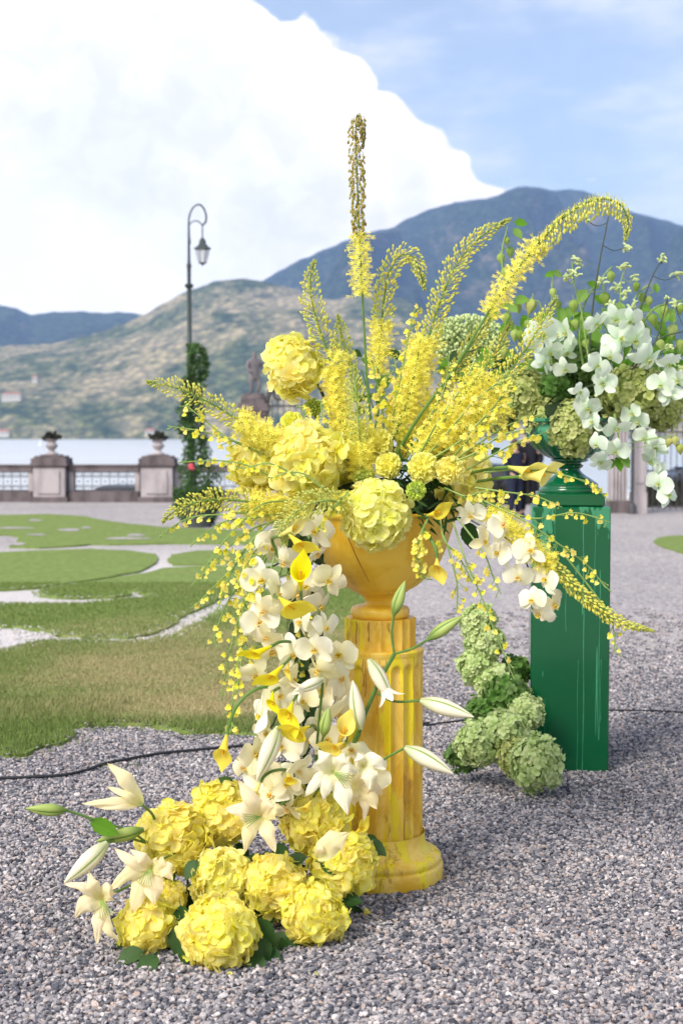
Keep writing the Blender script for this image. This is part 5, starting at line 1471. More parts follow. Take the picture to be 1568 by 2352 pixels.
W = [
 ('white orchid spray at the left of the green urn', [(1241, 770, 50), (1249, 832), (1297, 848), (1262, 808)], 6.15),
 ('white orchid spray left of centre in the green urn behind physalis', [(1301, 764, 42), (1301, 808), (1276, 770)], 6.22),
 ('white orchid spray arching over the top right of the green urn', [(1369, 744), (1413, 732), (1445, 736), (1421, 780, 46), (1457, 780, 46), (1485, 824, 50), (1533, 836), (1557, 872), (1517, 885), (1537, 908)], 6.05),
 ('white orchid spray hanging over the front of the green urn', [(1401, 816), (1369, 840), (1385, 880), (1329, 900), (1349, 936), (1361, 968), (1413, 984), (1369, 1020), (1413, 1036), (1377, 1060)], 6.0),
 ('white orchid spray hanging lowest at the right of the green urn', [(1452, 950), (1465, 968), (1481, 1008), (1505, 1032), (1497, 1060), (1517, 1088), (1513, 1112), (1533, 1140)], 6.1),
]
for lab, bl, d in W: orchid_spray(lab, gw, bl, 'mint', d, 34)

# ---- wire netting and backing of the cascade
t = thing('wire_frame', 'black wire netting tube carrying the orchid cascade beside the column', 'wire netting', D(700, 1500, 4.55))
mb = MB(); cps = [(690, 1195, 4.52), (700, 1300, 4.56), (700, 1450, 4.54), (695, 1600, 4.50), (680, 1750, 4.44), (640, 1870, 4.40)]
axisp = spline([D(*c) for c in cps], 60); rw = 42 * px(4.5)
def tp(i, j):
    a = 2 * pi * (j + .5 * (i % 2)) / 14; p = axisp[i]; return p + Vector((rw * cos(a), rw * sin(a), 0))
for i in range(0, 60):
    for j in range(14):
        mb.tube([tp(i, j), tp(i + 1, j if i % 2 == 0 else j + 1)], .0007, 3, False)
        mb.tube([tp(i, j), tp(i + 1, j - 1 if i % 2 == 0 else j)], .0007, 3, False)
mb.build('netting', M['iron'], t, kind='stuff')
for k in range(110):
    i = R.randrange(2, 58); a = U(0, 2 * pi); p = axisp[i] + Vector((rw * cos(a), rw * sin(a) * .6 + .02, 0)) * U(.1, .8)
    inst('leaf', LEAF[k % 4], t, basis((U(-.6, .6), -1, U(-.3, .6)), up=(U(-.7, .7), 0, -1), loc=p, s=U(.045, .075)))

# ---- calla lilies
def calla_mesh(name, m_, flare=.5, open_=1.0):
    mb = MB(); vs, fs, uvs = [], [], []; na, ns = 22, 12
    for i in range(ns + 1):
        s = i / ns
        for j in range(na + 1):
            a = -pi * 1.06 + 2.12 * pi * j / na
            tipf = exp(-(a / .75) ** 2)
            h = s * (1.0 + .28 * cos(a) * s) + .26 * exp(-(a / .30) ** 2) * s ** 5
            r = .055 + .30 * open_ * s ** 1.5 + flare * .40 * max(0, s - .62) / .38 * (0.55 + .6 * (0.5 + .5 * cos(a))) * s
            r += .012 * (j / na)
            if s > .8: h -= .10 * ((s - .8) / .2) ** 2 * (1 - tipf)
            vs.append((r * sin(a), r * cos(a), h)); uvs.append((j / na, s))
    n = na + 1
    for i in range(ns):
        for j in range(na):
            k = i * n + j; fs.append((k, k + 1, k + n + 1, k + n))
    mb.add(vs, fs, uvs); return mb.mesh(name, m_)
CALLA = [calla_mesh('calla_spathe', M['calla'], .5, 1.0), calla_mesh('calla_spathe', M['calla'], .3, .75), calla_mesh('calla_spathe', M['calla'], .15, .6)]
CALLAP = [calla_mesh('pale_calla_spathe', M['callapale'], .35, .7), calla_mesh('pale_calla_spathe', M['callapale'], .15, .5)]
M['spadix'] = plain('orange_spadix', (0.72, 0.42, 0.03), 0.8, 0.2)
def calla(label, base, tipxy, depth, size_dz, kind, stem, pale=False, group='yellow calla lilies'):
    """base/tip of the spathe in the working frame; size_dz leans the tip towards (+) the camera"""
    b = D(base[0], base[1], depth); e = D(tipxy[0], tipxy[1], depth - size_dz)
    d = e - b; t = thing('calla_lily', label, 'calla lily', b, group)
    m = basis(d, up=(0.2, .6, .6), loc=b, s=(d.length * .82,) * 3)
    inst('spathe', (CALLAP if pale else CALLA)[kind], t, m)
    mb = MB(); mb.tube([m @ Vector((0, 0, .25)), m @ Vector((0, .02, .85))], d.length * .045, 6); mb.build('spadix', M['spadix'], t)
    if stem:
        sp = spline([b + d * .03] + [D(*p) for p in stem], 26)
        mb = MB(); mb.tube(sp, [5.0 * px(depth)] + [3.8 * px(depth)] * 26, 7); mb.build('stem', M['stem'], t)
    return t
calla('wide open calla facing forward in the upper cascade', (690, 1356), (690, 1292), 4.30, .05, 1, [(694, 1400, 4.40), (697, 1470, 4.45)])
calla('open calla just under the left rim of the urn', (664, 1228), (708, 1268), 4.32, .05, 1, [(650, 1220, 4.38), (645, 1210, 4.5)])
calla('soft yellow calla curling left beside the urn rim', (640, 1232), (700, 1200), 4.34, .02, 1, [(625, 1240, 4.42), (640, 1280, 4.46)], True)
calla('calla pointing right in the upper cascade below the wide open one', (640, 1372), (690, 1412), 4.28, .05, 0, [(630, 1365, 4.40), (640, 1330, 4.46)])
calla('narrow calla pointing left on a bent stem in the cascade', (624, 1484), (562, 1512), 4.28, .03, 2, [(645, 1474, 4.32), (675, 1476, 4.40), (690, 1490, 4.46)])
calla('calla drooping left of centre in the cascade', (650, 1528), (604, 1574), 4.27, .04, 1, [(660, 1518, 4.32), (675, 1505, 4.42)])
calla('small calla hanging behind the half open lily in the cascade', (662, 1520), (660, 1556), 4.34, .03, 2, None)
calla('calla pointing down left above the pair in mid cascade', (626, 1588), (625, 1632), 4.26, .04, 1, [(640, 1580, 4.34), (660, 1578, 4.42)])
calla('broad calla in the middle of the cascade', (672, 1612), (656, 1668), 4.24, .06, 0, [(680, 1600, 4.34), (690, 1580, 4.42)])
calla('open calla facing left below the middle of the cascade', (710, 1668), (662, 1694), 4.24, .06, 0, [(722, 1668, 4.34), (730, 1690, 4.42)])
calla('bright calla opening upward against the column', (776, 1712), (800, 1652), 4.26, .02, 1, [(770, 1740, 4.34), (760, 1780, 4.42)])
calla('broad calla seen from behind below the upright one', (790, 1705), (750, 1728), 4.24, .05, 0, [(795, 1700, 4.34), (790, 1680, 4.42)])
calla('solitary calla hanging from an arching stem left of the cascade', (522, 1684), (507, 1756), 4.30, .02, 1, [(528, 1660, 4.30), (548, 1616, 4.30), (590, 1582, 4.32), (640, 1577, 4.36), (660, 1580, 4.42)])
calla('large pale calla with a long green throat above the heap', (600, 1794), (572, 1842), 4.20, .03, 0, [(608, 1782, 4.20), (630, 1770, 4.24), (665, 1768, 4.34), (690, 1775, 4.40)], True)
calla('short calla between the white orchids above the heap', (660, 1778), (668, 1800), 4.22, .06, 1, None)
calla('small yellow calla lying on the hydrangea by the column', (715, 1840), (692, 1868), 4.20, .05, 1, None)
calla('small calla poking out right against the column base', (815, 1915), (842, 1890), 4.32, .02, 1, None)
calla('calla with a wide mouth set against dark leaves right of the urn centre', (980, 1184), (1024, 1172), 4.42, .05, 1, [(965, 1190, 4.5), (950, 1180, 4.6)])
calla('calla hanging straight down on a green stem in front of the urn', (1003, 1280), (1004, 1326), 4.36, .03, 0, [(1000, 1262, 4.36), (985, 1232, 4.40), (965, 1205, 4.5)])
calla('pale calla pointing right above the other in front of the green urn foot', (1165, 1072), (1238, 1088), 4.42, .03, 0, [(1130, 1076, 4.46), (1080, 1086, 4.6)], True)
calla('long narrow calla pointing right with a flared mouth', (1190, 1095), (1278, 1090), 4.40, .0, 0, [(1150, 1098, 4.45), (1095, 1106, 4.6)], True)

# ---- true lilies
LT = {k: [one_mesh(k + '_tepal', petal(1.12, .42 + .06 * (i % 2), 3, 12, a=.85, cup=.20, phi0=1.30, recurve=-1.9 - .34 * i, ruffle=.07, freq=4, seed=20 + i, tip=1, groove=.03, basew=.18), M[k]) for i in range(4)] for k in ('lily', 'lilyw')}
def lily_flower(parent, p, size, face, key, rr, roll=0.0, n=6):
    m = basis(face, roll=roll, loc=p)
    e = bpy.data.objects.new('flower', None); COL.objects.link(e); e.parent = parent; e.location = Vector(p) - world_off(parent)
    for k in range(n):
        mm = m @ Matrix.Rotation(k * pi / 3 + rr.uniform(-.12, .12), 4, 'Z') @ Matrix.Rotation(rr.uniform(-.18, .18), 4, 'X') @ Matrix.Diagonal((size * (1.35 if k % 2 else 1.0), size, size, 1))
        inst('tepal', LT[key][rr.randrange(4)], e, mm)
    mb = MB()
    for k in range(6):
        a = k * pi / 3 + .3; q0 = m @ Vector((0, 0, 0)); q1 = m @ (Vector((.10 * cos(a), .10 * sin(a), .45)) * size); q2 = m @ (Vector((.2 * cos(a), .2 * sin(a), .68)) * size)
        mb.tube(spline([q0, q1, q2], 5), size * .012, 4)
    mb.tube([m @ Vector((0, 0, 0)), m @ (Vector((.03, 0, .85)) * size)], size * .02, 5)
    mb.build('stamens', M['palestem'], e)
    return e
def bud_mesh(name, m_, open_=0.0):
    mb = MB()
    n, k = 24, 16
    vs, fs, uvs = [], [], []
    for i in range(k + 1):
        t = i / k
        r = .165 * (sin(pi * (t ** .80)) ** .75) * (1 - .12 * t) if 0 < t < 1 else .012
        if t < .12: r = max(r, .05)
        for j in range(n):
            a = 2 * pi * j / n
            rr_ = r * (1 + .07 * cos(3 * a)) * (1 - .06 * exp(-((((a / (2 * pi) * 3) % 1) - .5) / .06) ** 2))
            vs.append((rr_ * cos(a), rr_ * sin(a), t)); uvs.append((j / n, t))
    for i in range(k):
        for j in range(n):
            a, b = i * n + j, i * n + (j + 1) % n; fs.append((a, b, b + n, a + n))
    fs.append(tuple(range(n))[::-1]); fs.append(tuple(range(k * n, k * n + n)))
    mb.add(vs, fs, uvs)
    if open_ > 0:
        for q in range(6):
            v, f, u = petal(.42, .17, 2, 5, a=.7, phi0=pi / 2 - .15, recurve=-open_, cup=.2, tip=1, basew=.6, seed=q)
            mb.add(v, f, [(.02 + x * .1, .9) for x, y in u], Matrix.Rotation(q * pi / 3, 4, 'Z') @ Matrix.Translation((0, .09, .66)))
    return mb.mesh(name, m_)
BUD = dict(c=bud_mesh('lily_bud', M['bud']), g=bud_mesh('green_lily_bud', M['gbud']), o=bud_mesh('opening_lily_bud', M['bud'], .9))
def bud(parent, b, tip, d0, d1, kind, wide=1.0):
    p0, p1 = D(b[0], b[1], d0), D(tip[0], tip[1], d1); L_ = (p1 - p0).length
    return inst('bud', BUD[kind], parent, basis(p1 - p0, loc=p0, s=(L_ * wide, L_ * wide, L_), up=(0, -1, .3)))
def stem(parent, pts, r=3.0, name='stem', m_='stem'):
    mb = MB(); mb.tube(spline([D(*p) for p in pts], 6 * len(pts)), r * px(pts[0][2]), 7); return mb.build(name, M[m_], parent)
rl = random.Random(5)
gL = 'lily stems'
t = thing('lily_stem', 'branching lily stem with six long buds in front of the column', 'lily', D(805, 1730, 4.36), gL)
stem(t, [(800, 1740, 4.36), (830, 1660, 4.34), (868, 1570, 4.32), (905, 1502, 4.32)], 5)
stem(t, [(905, 1502, 4.32), (899, 1455, 4.32), (904, 1412, 4.32)]); bud(t, (904, 1413), (930, 1334), 4.32, 4.32, 'g', 1.05)
stem(t, [(905, 1502, 4.32), (945, 1490, 4.31), (984, 1468, 4.30)]); bud(t, (983, 1469), (1062, 1415), 4.30, 4.28, 'g', .95)
stem(t, [(862, 1584, 4.32), (862, 1560, 4.30), (850, 1530, 4.29), (846, 1518, 4.28)], 2.6); bud(t, (846, 1514), (900, 1612), 4.28, 4.26, 'o', 1.0)
stem(t, [(866, 1592, 4.32), (905, 1611, 4.30), (966, 1609, 4.28)]); bud(t, (965, 1609), (1087, 1647), 4.28, 4.24, 'c', .95)
stem(t, [(820, 1700, 4.35), (824, 1690, 4.32), (829, 1672, 4.29)]); bud(t, (829, 1675), (810, 1563), 4.29, 4.28, 'c', .95)
stem(t, [(845, 1775, 4.36), (880, 1745, 4.32), (929, 1718, 4.28)]); bud(t, (929, 1717), (1040, 1777), 4.28, 4.24, 'c', 1.0)
t = thing('lily_stem', 'lily stem with a half open pale bud and a green bud in the middle cascade', 'lily', D(735, 1760, 4.40), gL)
stem(t, [(722, 1800, 4.36), (725, 1740, 4.34), (734, 1640, 4.28), (741, 1568, 4.24)], 3.2)
bud(t, (742, 1560), (676, 1588), 4.24, 4.20, 'o', 1.15)
stem(t, [(724, 1760, 4.35), (735, 1720, 4.28), (743, 1688, 4.22)], 3); bud(t, (743, 1691), (755, 1625), 4.22, 4.21, 'g', 1.25)
t = thing('lily_stem', 'long closed cream lily bud pointing down in the lower cascade', 'lily', D(655, 1680, 4.34), gL)
stem(t, [(680, 1690, 4.36), (660, 1675, 4.28), (640, 1668, 4.20)]); bud(t, (640, 1669), (590, 1792), 4.20, 4.18, 'c', 1.0)
t = thing('lily_stem', 'lily stem reaching left over the gravel with green buds and one opening flower', 'lily', D(335, 1920, 4.36), gL)
stem(t, [(350, 1945, 4.30), (300, 1910, 4.20), (240, 1890, 4.14), (150, 1860, 4.08)], 3); bud(t, (153, 1861), (60, 1857), 4.08, 4.05, 'g', 1.0)
bud(t, (330, 1905), (222, 1932), 4.20, 4.14, 'g', .9)
stem(t, [(350, 1940, 4.30), (290, 1925, 4.2), (245, 1935, 4.12)], 3); bud(t, (247, 1935), (148, 2028), 4.12, 4.06, 'c', 1.0)
stem(t, [(360, 1900, 4.30), (350, 1870, 4.26), (325, 1848, 4.20)], 3.4)
OPEN_STEM = t
q = D(208, 1885, 4.12)
inst('bract', LEAFL[1], t, basis((.1, -1, .4), up=(.9, 0, -.45), loc=q, s=(55 * px(4.12), 75 * px(4.12), 75 * px(4.12))))
def open_lily(label, x, y, d, size, face, key, roll=0.0, st=None, n=6):
    p = D(x, y, d); t = thing('open_lily', label, 'lily', p, 'open cream lilies')
    lily_flower(t, p, size * px(d), face, key, rl, roll, n)
    if st: stem(t, st, 3)
    return t
def ribbon(C, width, key, parent, seed=0, cup=.45, ruffle=.13, tiltv=(0, 0, 0), pw=.75):
    """a tepal that follows the curve C, face towards the viewer's side"""
    rr = random.Random(seed); ph = rr.uniform(0, 6); n = 14; C = spline(C, n); vs, fs, uvs = [], [], []
    for i in range(n + 1):
        t_ = i / n; tg = (C[min(i + 1, n)] - C[max(i - 1, 0)]).normalized()
        V = (CAMP - C[i]).normalized() + Vector(tiltv); S = tg.cross(V).normalized(); N_ = S.cross(tg).normalized()
        wd = width / 2 * max(.22 * (1 - t_), sin(pi * t_ ** pw) ** .8 if 0 < t_ < 1 else 0) + width * .01
        for j in range(-4, 5):
            u = j / 4
            off = -cup * u * u * wd * (1.0 if t_ > .35 else -1.2 + 6.3 * t_) + ruffle * width * sin(9 * t_ + u * 2 + ph) * abs(u) ** 1.4 * t_ - .05 * width * exp(-(u / .18) ** 2)
            vs.append(C[i] + S * u * wd * (1 + .1 * sin(14 * t_ + ph)) + N_ * off); uvs.append((u * .5 + .5, t_))
    for i in range(n):
        for j in range(8):
            k = i * 9 + j; fs.append((k, k + 1, k + 10, k + 9))
    mb = MB(); mb.add(vs, fs, uvs); return mb.build('tepal', M[key], parent)
def shaped_lily(label, cx, cy, d, tips, key, st=None, stam=None, bulge=.03, t=None):
    c = D(cx, cy, d)
    if t is None: t = thing('open_lily', label, 'lily', c, 'open cream lilies')
    for k, tp_ in enumerate(tips):
        tx, ty, wd, mx, my = tp_[:5]; dz = tp_[5] if len(tp_) > 5 else 0.0
        C = [c + Vector((0, .01 + .003 * k, 0)), D(mx, my, d - bulge), D(tx, ty, d + dz)]
        ribbon(C, wd * .86 * px(d), key, t, seed=int(cx + k * 7))
    if stam:
        for k in range(6):
            a = stam + (k - 2.5) * .16; e = D(cx + 42 * cos(a), cy + 42 * sin(a), d - .05 + .004 * k)
            mb = MB(); mb.tube(spline([c, (c + e) / 2 + Vector((0, -.01, .004)), e], 5), 1.0 * px(d), 4); fl_ = mb.build('stamen', M['palestem'], t)
            mb = MB(); mb.tube([e + Vector((-.004, 0, .002)), e + Vector((.004, 0, -.002))], 1.6 * px(d), 5); mb.build('anther', M['anther'], fl_)
    if st: stem(t, st, 3)
    return t
M['anther'] = plain('pale_anther', (0.62, 0.55, 0.22), 0.7, 0.2)
shaped_lily('largest peach cream open lily draped over the top of the heap', 600, 1876, 4.14, [(630, 1836, 44, 618, 1850), (548, 1792, 46, 580, 1842, -.02), (518, 1856, 52, 560, 1862), (654, 1868, 50, 630, 1862), (562, 1960, 42, 575, 1905, -.03), (632, 1958, 40, 615, 1912, -.03)], 'lily', [(604, 1872, 4.18), (640, 1850, 4.25), (680, 1830, 4.34)], 2.9)
shaped_lily('creamy white open lily at the foot of the cascade against the column', 764, 1774, 4.16, [(732, 1722, 50, 745, 1745), (790, 1728, 48, 780, 1748), (820, 1776, 66, 796, 1768), (700, 1830, 34, 728, 1795, -.02), (744, 1838, 40, 750, 1800, -.02), (798, 1872, 54, 785, 1815, -.04)], 'lilyw', [(768, 1776, 4.2), (740, 1800, 4.3), (720, 1830, 4.38)], .5)
shaped_lily('cream lily turned right with a curled lower petal in front of the column', 812, 1806, 4.22, [(850, 1790, 40, 832, 1790), (876, 1826, 46, 850, 1806), (866, 1858, 48, 845, 1826, -.03), (816, 1850, 40, 812, 1828), (834, 1886, 24, 838, 1848, -.02)], 'lily', [(812, 1808, 4.26), (780, 1815, 4.34), (750, 1820, 4.38)])
shaped_lily('white lily flopping right above the curled one', 832, 1760, 4.18, [(820, 1730, 34, 826, 1745), (886, 1766, 44, 858, 1748, -.02), (846, 1812, 48, 846, 1780, -.03), (812, 1758, 30, 820, 1756)], 'lilyw')
shaped_lily('drooping peach lily at the left of the heap in front of the small hydrangea', 346, 1994, 4.06, [(262, 1948, 34, 305, 1980), (300, 1950, 32, 328, 1972), (374, 1966, 40, 366, 1984), (396, 2022, 46, 378, 1998, -.03), (252, 2044, 42, 300, 2004, -.03), (304, 2098, 54, 322, 2042, -.04), (356, 2080, 56, 352, 2034, -.04)], 'lily', [(350, 1990, 4.1), (380, 1970, 4.2), (420, 1950, 4.3)], 1.9)
shaped_lily('leftmost open lily hanging over the gravel', 232, 2066, 4.0, [(148, 2030, 26, 192, 2038), (206, 2002, 36, 214, 2034), (172, 2108, 52, 200, 2076, -.02), (264, 2050, 48, 250, 2050), (222, 2168, 38, 228, 2118, -.03), (272, 2160, 26, 248, 2132, -.02)], 'lily', [(240, 2060, 4.03), (290, 2038, 4.1), (360, 2010, 4.25)], 1.2)
shaped_lily('lily showing one broad pale tepal between the two right hydrangeas of the heap', 728, 1974, 4.10, [(802, 1912, 62, 765, 1934), (740, 1925, 22, 736, 1950, .03)], 'lily')

shaped_lily('', 325, 1850, 4.20, [(244, 1806, 22, 290, 1826, .02), (190, 1846, 26, 262, 1842), (248, 1753, 40, 288, 1790), (208, 1851, 18, 270, 1854, .01)], 'lily', t=OPEN_STEM)
# ---- pompon flowers (marigold / pincushion heads)
PP = {k: one_mesh(k + '_p', petal(1, .8, 1, 3, a=1.3, cup=.5, phi0=.8, recurve=.1, ruffle=.15, freq=5, seed=3, basew=.4), M[k]) for k in ('pompon', 'scab')}
def pompon(label, x, y, r, d, key, face=(0, -1, .2), hole=True, st=None):
    c = D(x, y, d); rad = r * px(d); t = thing('pompon_flower', label, 'pompon flower', c, 'yellow pompon flowers')
    mb = MB(); n = 190 if r > 26 else 130; f = Vector(face).normalized()
    pv, pf, pu = petal(1, .95, 1, 3, a=1.3, cup=.6, phi0=.9, recurve=.1, ruffle=.18, freq=5, seed=3, basew=.4)
    for i in range(n):
        zz = 1 - 2 * (i + .5) / n; th = i * 2.39996; s = sqrt(1 - zz * zz); dd = Vector((s * cos(th), s * sin(th), zz))
        if hole and dd.dot(f) > .965: continue
        p = c + dd * rad * U(.60, .74) * (1 if abs(dd.dot(f)) < .9 else .9)
        mb.add(pv, pf, pu, basis(dd + Vector((U(-.3, .3), U(-.3, .3), U(-.3, .3))), up=(U(-1, 1), U(-1, 1), U(-1, 1)), loc=p, s=rad * U(.30, .40)))
    mb.build('petals', M[key], t, kind='stuff')
    mb = MB(); mb.ball(c, rad * .66, 12, 8); mb.build('heart', M['core'] if key == 'pompon' else M['coreg'], t)
    if st: stem(t, st, 3.4)
for a in [('small round pompon just left of the tall hydrangea stem', 670, 971, 27, 4.70, 'pompon', (.6, -.8, -.3), True, [(678, 985, 4.70), (700, 1030, 4.72)]),
          ('smallest lime pompon above the round one at the left', 719, 935, 21, 4.76, 'scab', (.5, -.8, -.3), True, [(722, 945, 4.76), (735, 1000, 4.78)]),
          ('large frilled pompon at the top centre of the urn', 868, 1018, 36, 4.66, 'pompon'),
          ('frilled pompon touching the lime hydrangea at the urn centre', 892, 1070, 31, 4.56, 'pompon'),
          ('greenish pompon low on the left of the urn centre', 834, 1094, 25, 4.58, 'scab'),
          ('left one of the two big frilled pompons at the right of the urn', 971, 1074, 36, 4.48, 'pompon', (.0, -1, .25)),
          ('right one of the two big frilled pompons at the right of the urn', 1032, 1080, 34, 4.47, 'pompon', (.1, -1, .2)),
          ('lime pincushion head below the two big pompons', 955, 1127, 24, 4.40, 'scab', (0, -1, .1)),
          ('pompon half hidden behind the foxtail stems at the top right', 928, 1003, 24, 4.74, 'pompon'),
          ('deep set pompon between the stems at the urn centre', 925, 1035, 20, 4.78, 'pompon')]:
    pompon(*a)
t = thing('foliage_spray', 'dark feathery marigold foliage around the pincushion head in the yellow urn', 'foliage', D(975, 1150, 4.55))
for k in range(90):
    p = D(U(900, 1040), U(1060, 1205), 4.56 + U(-.04, .06))
    inst('leaf', LEAF[k % 4], t, basis((U(-.6, .6), -1, U(-.2, .8)), up=(U(-1, 1), 0, U(-1, .6)), loc=p, s=(U(.012, .018), U(.05, .08), .05)))

# ---- foxtail lilies
def even(C, n):
    acc = [0.0]
    for a, b in zip(C, C[1:]): acc.append(acc[-1] + (b - a).length)
    out = []; k = 0
    for i in range(n + 1):
        s = acc[-1] * i / n
        while k < len(acc) - 2 and acc[k + 1] < s: k += 1
        out.append(C[k].lerp(C[k + 1], (s - acc[k]) / max(1e-9, acc[k + 1] - acc[k])))
    return out
def foxtail(label, pts, depth, budr, b0, b1, f0, f1, flr, key='fbud', droop=0.0, dens=1.0, stemr=3.4, nfl=None, single=False, lean=0.45):
    """pts in the working frame from base to tip; b0..b1 and f0..f1 are the stretches with buds / open stars"""
    q = px(depth); P = [D(p[0], p[1], (p[2] if len(p) > 2 else depth)) for p in pts]
    rr = random.Random(int(pts[-1][0] * 13 + pts[-1][1]))
    t = thing('foxtail_lily', label, 'foxtail lily', P[0], 'foxtail lilies in the yellow urn')
    NN = 80; C = even(spline(P, 200), NN)
    mb = MB(); mb.tube(C, [stemr * q * (1 - .6 * i / NN) for i in range(NN + 1)], 7); mb.build('stem', M['stem'] if key != 'fbudl' else M['palestem'], t)
    Ltot = sum((C[i + 1] - C[i]).length for i in range(NN))
    def at(s):
        f = s * NN; i = min(int(f), NN - 1); a = C[i].lerp(C[i + 1], f - i); return a, (C[i + 1] - C[i]).normalized()
    mb = MB(); nb = int((b1 - b0) * Ltot / q * 1.05 * dens)
    for i in range(nb):
        u = i / nb; s = b0 + (b1 - b0) * u; p, tg = at(s)
        th = i * 2.39996 + rr.uniform(-.7, .7); p = p + tg * rr.uniform(-2.5, 2.5) * q; n1 = tg.orthogonal().normalized(); n2 = tg.cross(n1)
        rad = n1 * cos(th) + n2 * sin(th)
        env = min(1, (1 - u) * 3.2 + .12) * (0.85 + .15 * sin(pi * u))
        Lp = budr * q * env * rr.uniform(.6, 1.12)
        d = (rad + tg * (lean + .9 * (u ** 4)) + Vector((0, 0, -droop))).normalized()
        if droop > 0:
            mid = p + rad * Lp * .75; e = mid + Vector((0, 0, -Lp * .55)) + rad * Lp * .1; bd = Vector((rad.x * .25, rad.y * .25, -1)).normalized()
            mb_pts = [p, mid, e]
        else:
            e = p + d * Lp; bd = (d + tg * .6).normalized(); mb_pts = [p, p + d * Lp * .55 - tg * Lp * .04, e]
        cu = rr.random(); k0 = len(mb.v)
        mb.tube(mb_pts, .45 * q, 3, False)
        bl = (9.2 - 3.4 * u ** 2) * q * rr.uniform(.85, 1.15); bw = bl * .30
        m_ = basis(bd, loc=e)
        vs = [(0, 0, -.1 * bl)]; fs = []
        for (z, r) in ((.22, 1.0), (.62, .95)):
            for j in range(5): vs.append((bw * r * cos(j * 1.2566), bw * r * sin(j * 1.2566), z * bl))
        vs.append((0, 0, bl * 1.02))
        for j in range(5):
            a, b = 1 + j, 1 + (j + 1) % 5
            fs += [(0, b, a), (a, b, b + 5, a + 5), (a + 5, b + 5, 11)]
        mb.add(vs, fs, None, m_)
        for z in range(k0, len(mb.v)): mb.uv[z] = (cu, u)
    if nb: mb.build('buds', M[key], t, kind='stuff')
    # open stars with long stamens
    if f1 > f0:
        nf = int((nfl * 1.8) if nfl else (f1 - f0) * Ltot / q * 2.1)
        mb = MB(); ms = MB()
        for i in range(nf):
            u = (i + rr.random()) / nf; s = f0 + (f1 - f0) * u; p, tg = at(s)
            th = i * 2.39996; n1 = tg.orthogonal().normalized(); n2 = tg.cross(n1); rad = n1 * cos(th) + n2 * sin(th)
            Lp = flr * q * rr.uniform(.15, .80) * (.8 + .5 * mnoise.noise(Vector((u * 9, th * .3, pts[0][0])))); d = (rad + tg * .25 + Vector((0, 0, -droop * .3))).normalized(); e = p + d * Lp
            k0 = len(mb.v); mb.tube([p, e], .5 * q, 3, False)
            m_ = basis(d + Vector((rr.uniform(-.4, .4),) * 3), roll=rr.uniform(0, 6), loc=e); pl_ = 8.5 * q * rr.uniform(.75, 1.15)
            for k in range(6):
                a = k * pi / 3; ca, sa = cos(a), sin(a); wv = pl_ * .14
                mb.add([(0, 0, 0), (ca * pl_ * .5 - sa * wv, sa * pl_ * .5 + ca * wv, pl_ * .35), (ca * pl_, sa * pl_, pl_ * .25), (ca * pl_ * .5 + sa * wv, sa * pl_ * .5 - ca * wv, pl_ * .35)], [(0, 1, 2, 3)], None, m_)
            cu = rr.random() * .8
            for z in range(k0, len(mb.v)): mb.uv[z] = (cu, .3)
            k1 = len(ms.v)
            for k in range(6):
                a = k * 1.047 + .4; q1 = m_ @ Vector((cos(a) * pl_ * .35, sin(a) * pl_ * .35, pl_ * rr.uniform(1.5, 2.1))); wv = .35 * q
                ms.add([e, q1 + Vector((wv, 0, wv)), q1 + Vector((-wv, 0, -wv))], [(0, 1, 2)])
                ms.add([q1 + Vector((wv * 2, 0, 0)), q1 + Vector((0, 0, wv * 2.2)), q1 + Vector((-wv * 2, 0, 0)), q1 + Vector((0, 0, -wv * 2.2))], [(0, 1, 2, 3)])
            for z in range(k1, len(ms.v)): ms.uv[z] = (rr.random(), rr.random() * .7)
        mb.build('stars', M['ffl'], t, kind='stuff'); ms.build('stamens', M['fst'], t, kind='stuff')
    return t
foxtail('tallest foxtail lily standing bolt upright against the cloud', [(868, 1090, 4.78), (850, 960), (840, 830), (834, 720), (829, 620), (823, 500), (819, 380), (817, 290), (821, 262), (830, 275), (833, 320), (834, 335)], 4.74, 19, .62, 1.0, .46, .62, 36, 'fbudb', droop=1.0, dens=.95, nfl=75)
foxtail('foxtail lily curving up left of the tallest one', [(800, 1050, 4.78), (785, 960), (770, 890), (752, 810), (730, 745), (716, 690), (713, 640), (722, 600)], 4.72, 30, .42, 1.0, .12, .46, 44, dens=.85)
foxtail('short foxtail lily tip peeping up between the first two', [(812, 900, 4.86), (800, 830), (785, 775), (776, 726)], 4.84, 18, .2, 1.0, 0, .01, 1, 'fbudl', nfl=1)
foxtail('foxtail lily upright low in the middle in front of the tall stem', [(838, 1110, 4.60), (828, 1040), (822, 960), (816, 890), (812, 842)], 4.58, 28, .28, 1.0, .02, .34, 40, 'fbudl', dens=.9)
foxtail('hook shaped foxtail lily bending right beside the tallest one', [(870, 1010, 4.84), (866, 900), (872, 800), (880, 700), (892, 630), (915, 590), (942, 588), (962, 615), (974, 664)], 4.80, 26, .46, 1.0, .28, .50, 40, dens=1.0, nfl=90)
foxtail('foxtail lily leaning right in front of the mountain with its tip at the ridge', [(905, 1060, 4.80), (935, 950), (962, 850), (985, 770), (1012, 690), (1050, 605), (1102, 545), (1168, 504)], 4.78, 27, .42, 1.0, .14, .46, 52, dens=1.0)
foxtail('longest foxtail lily arching far right and hooking down at its tip', [(900, 1060, 4.66), (960, 960), (1040, 850), (1110, 735), (1172, 640), (1235, 560), (1300, 495), (1368, 458), (1418, 466), (1440, 505), (1434, 550)], 4.62, 24, .64, 1.0, .44, .66, 36, dens=1.1, stemr=4.2, nfl=110, lean=.1, droop=.35)
foxtail('foxtail lily half hidden behind the arching stem', [(960, 1010, 4.88), (1000, 930), (1045, 850), (1090, 780), (1130, 722)], 4.88, 20, .3, 1.0, .0, .3, 36, dens=.85)
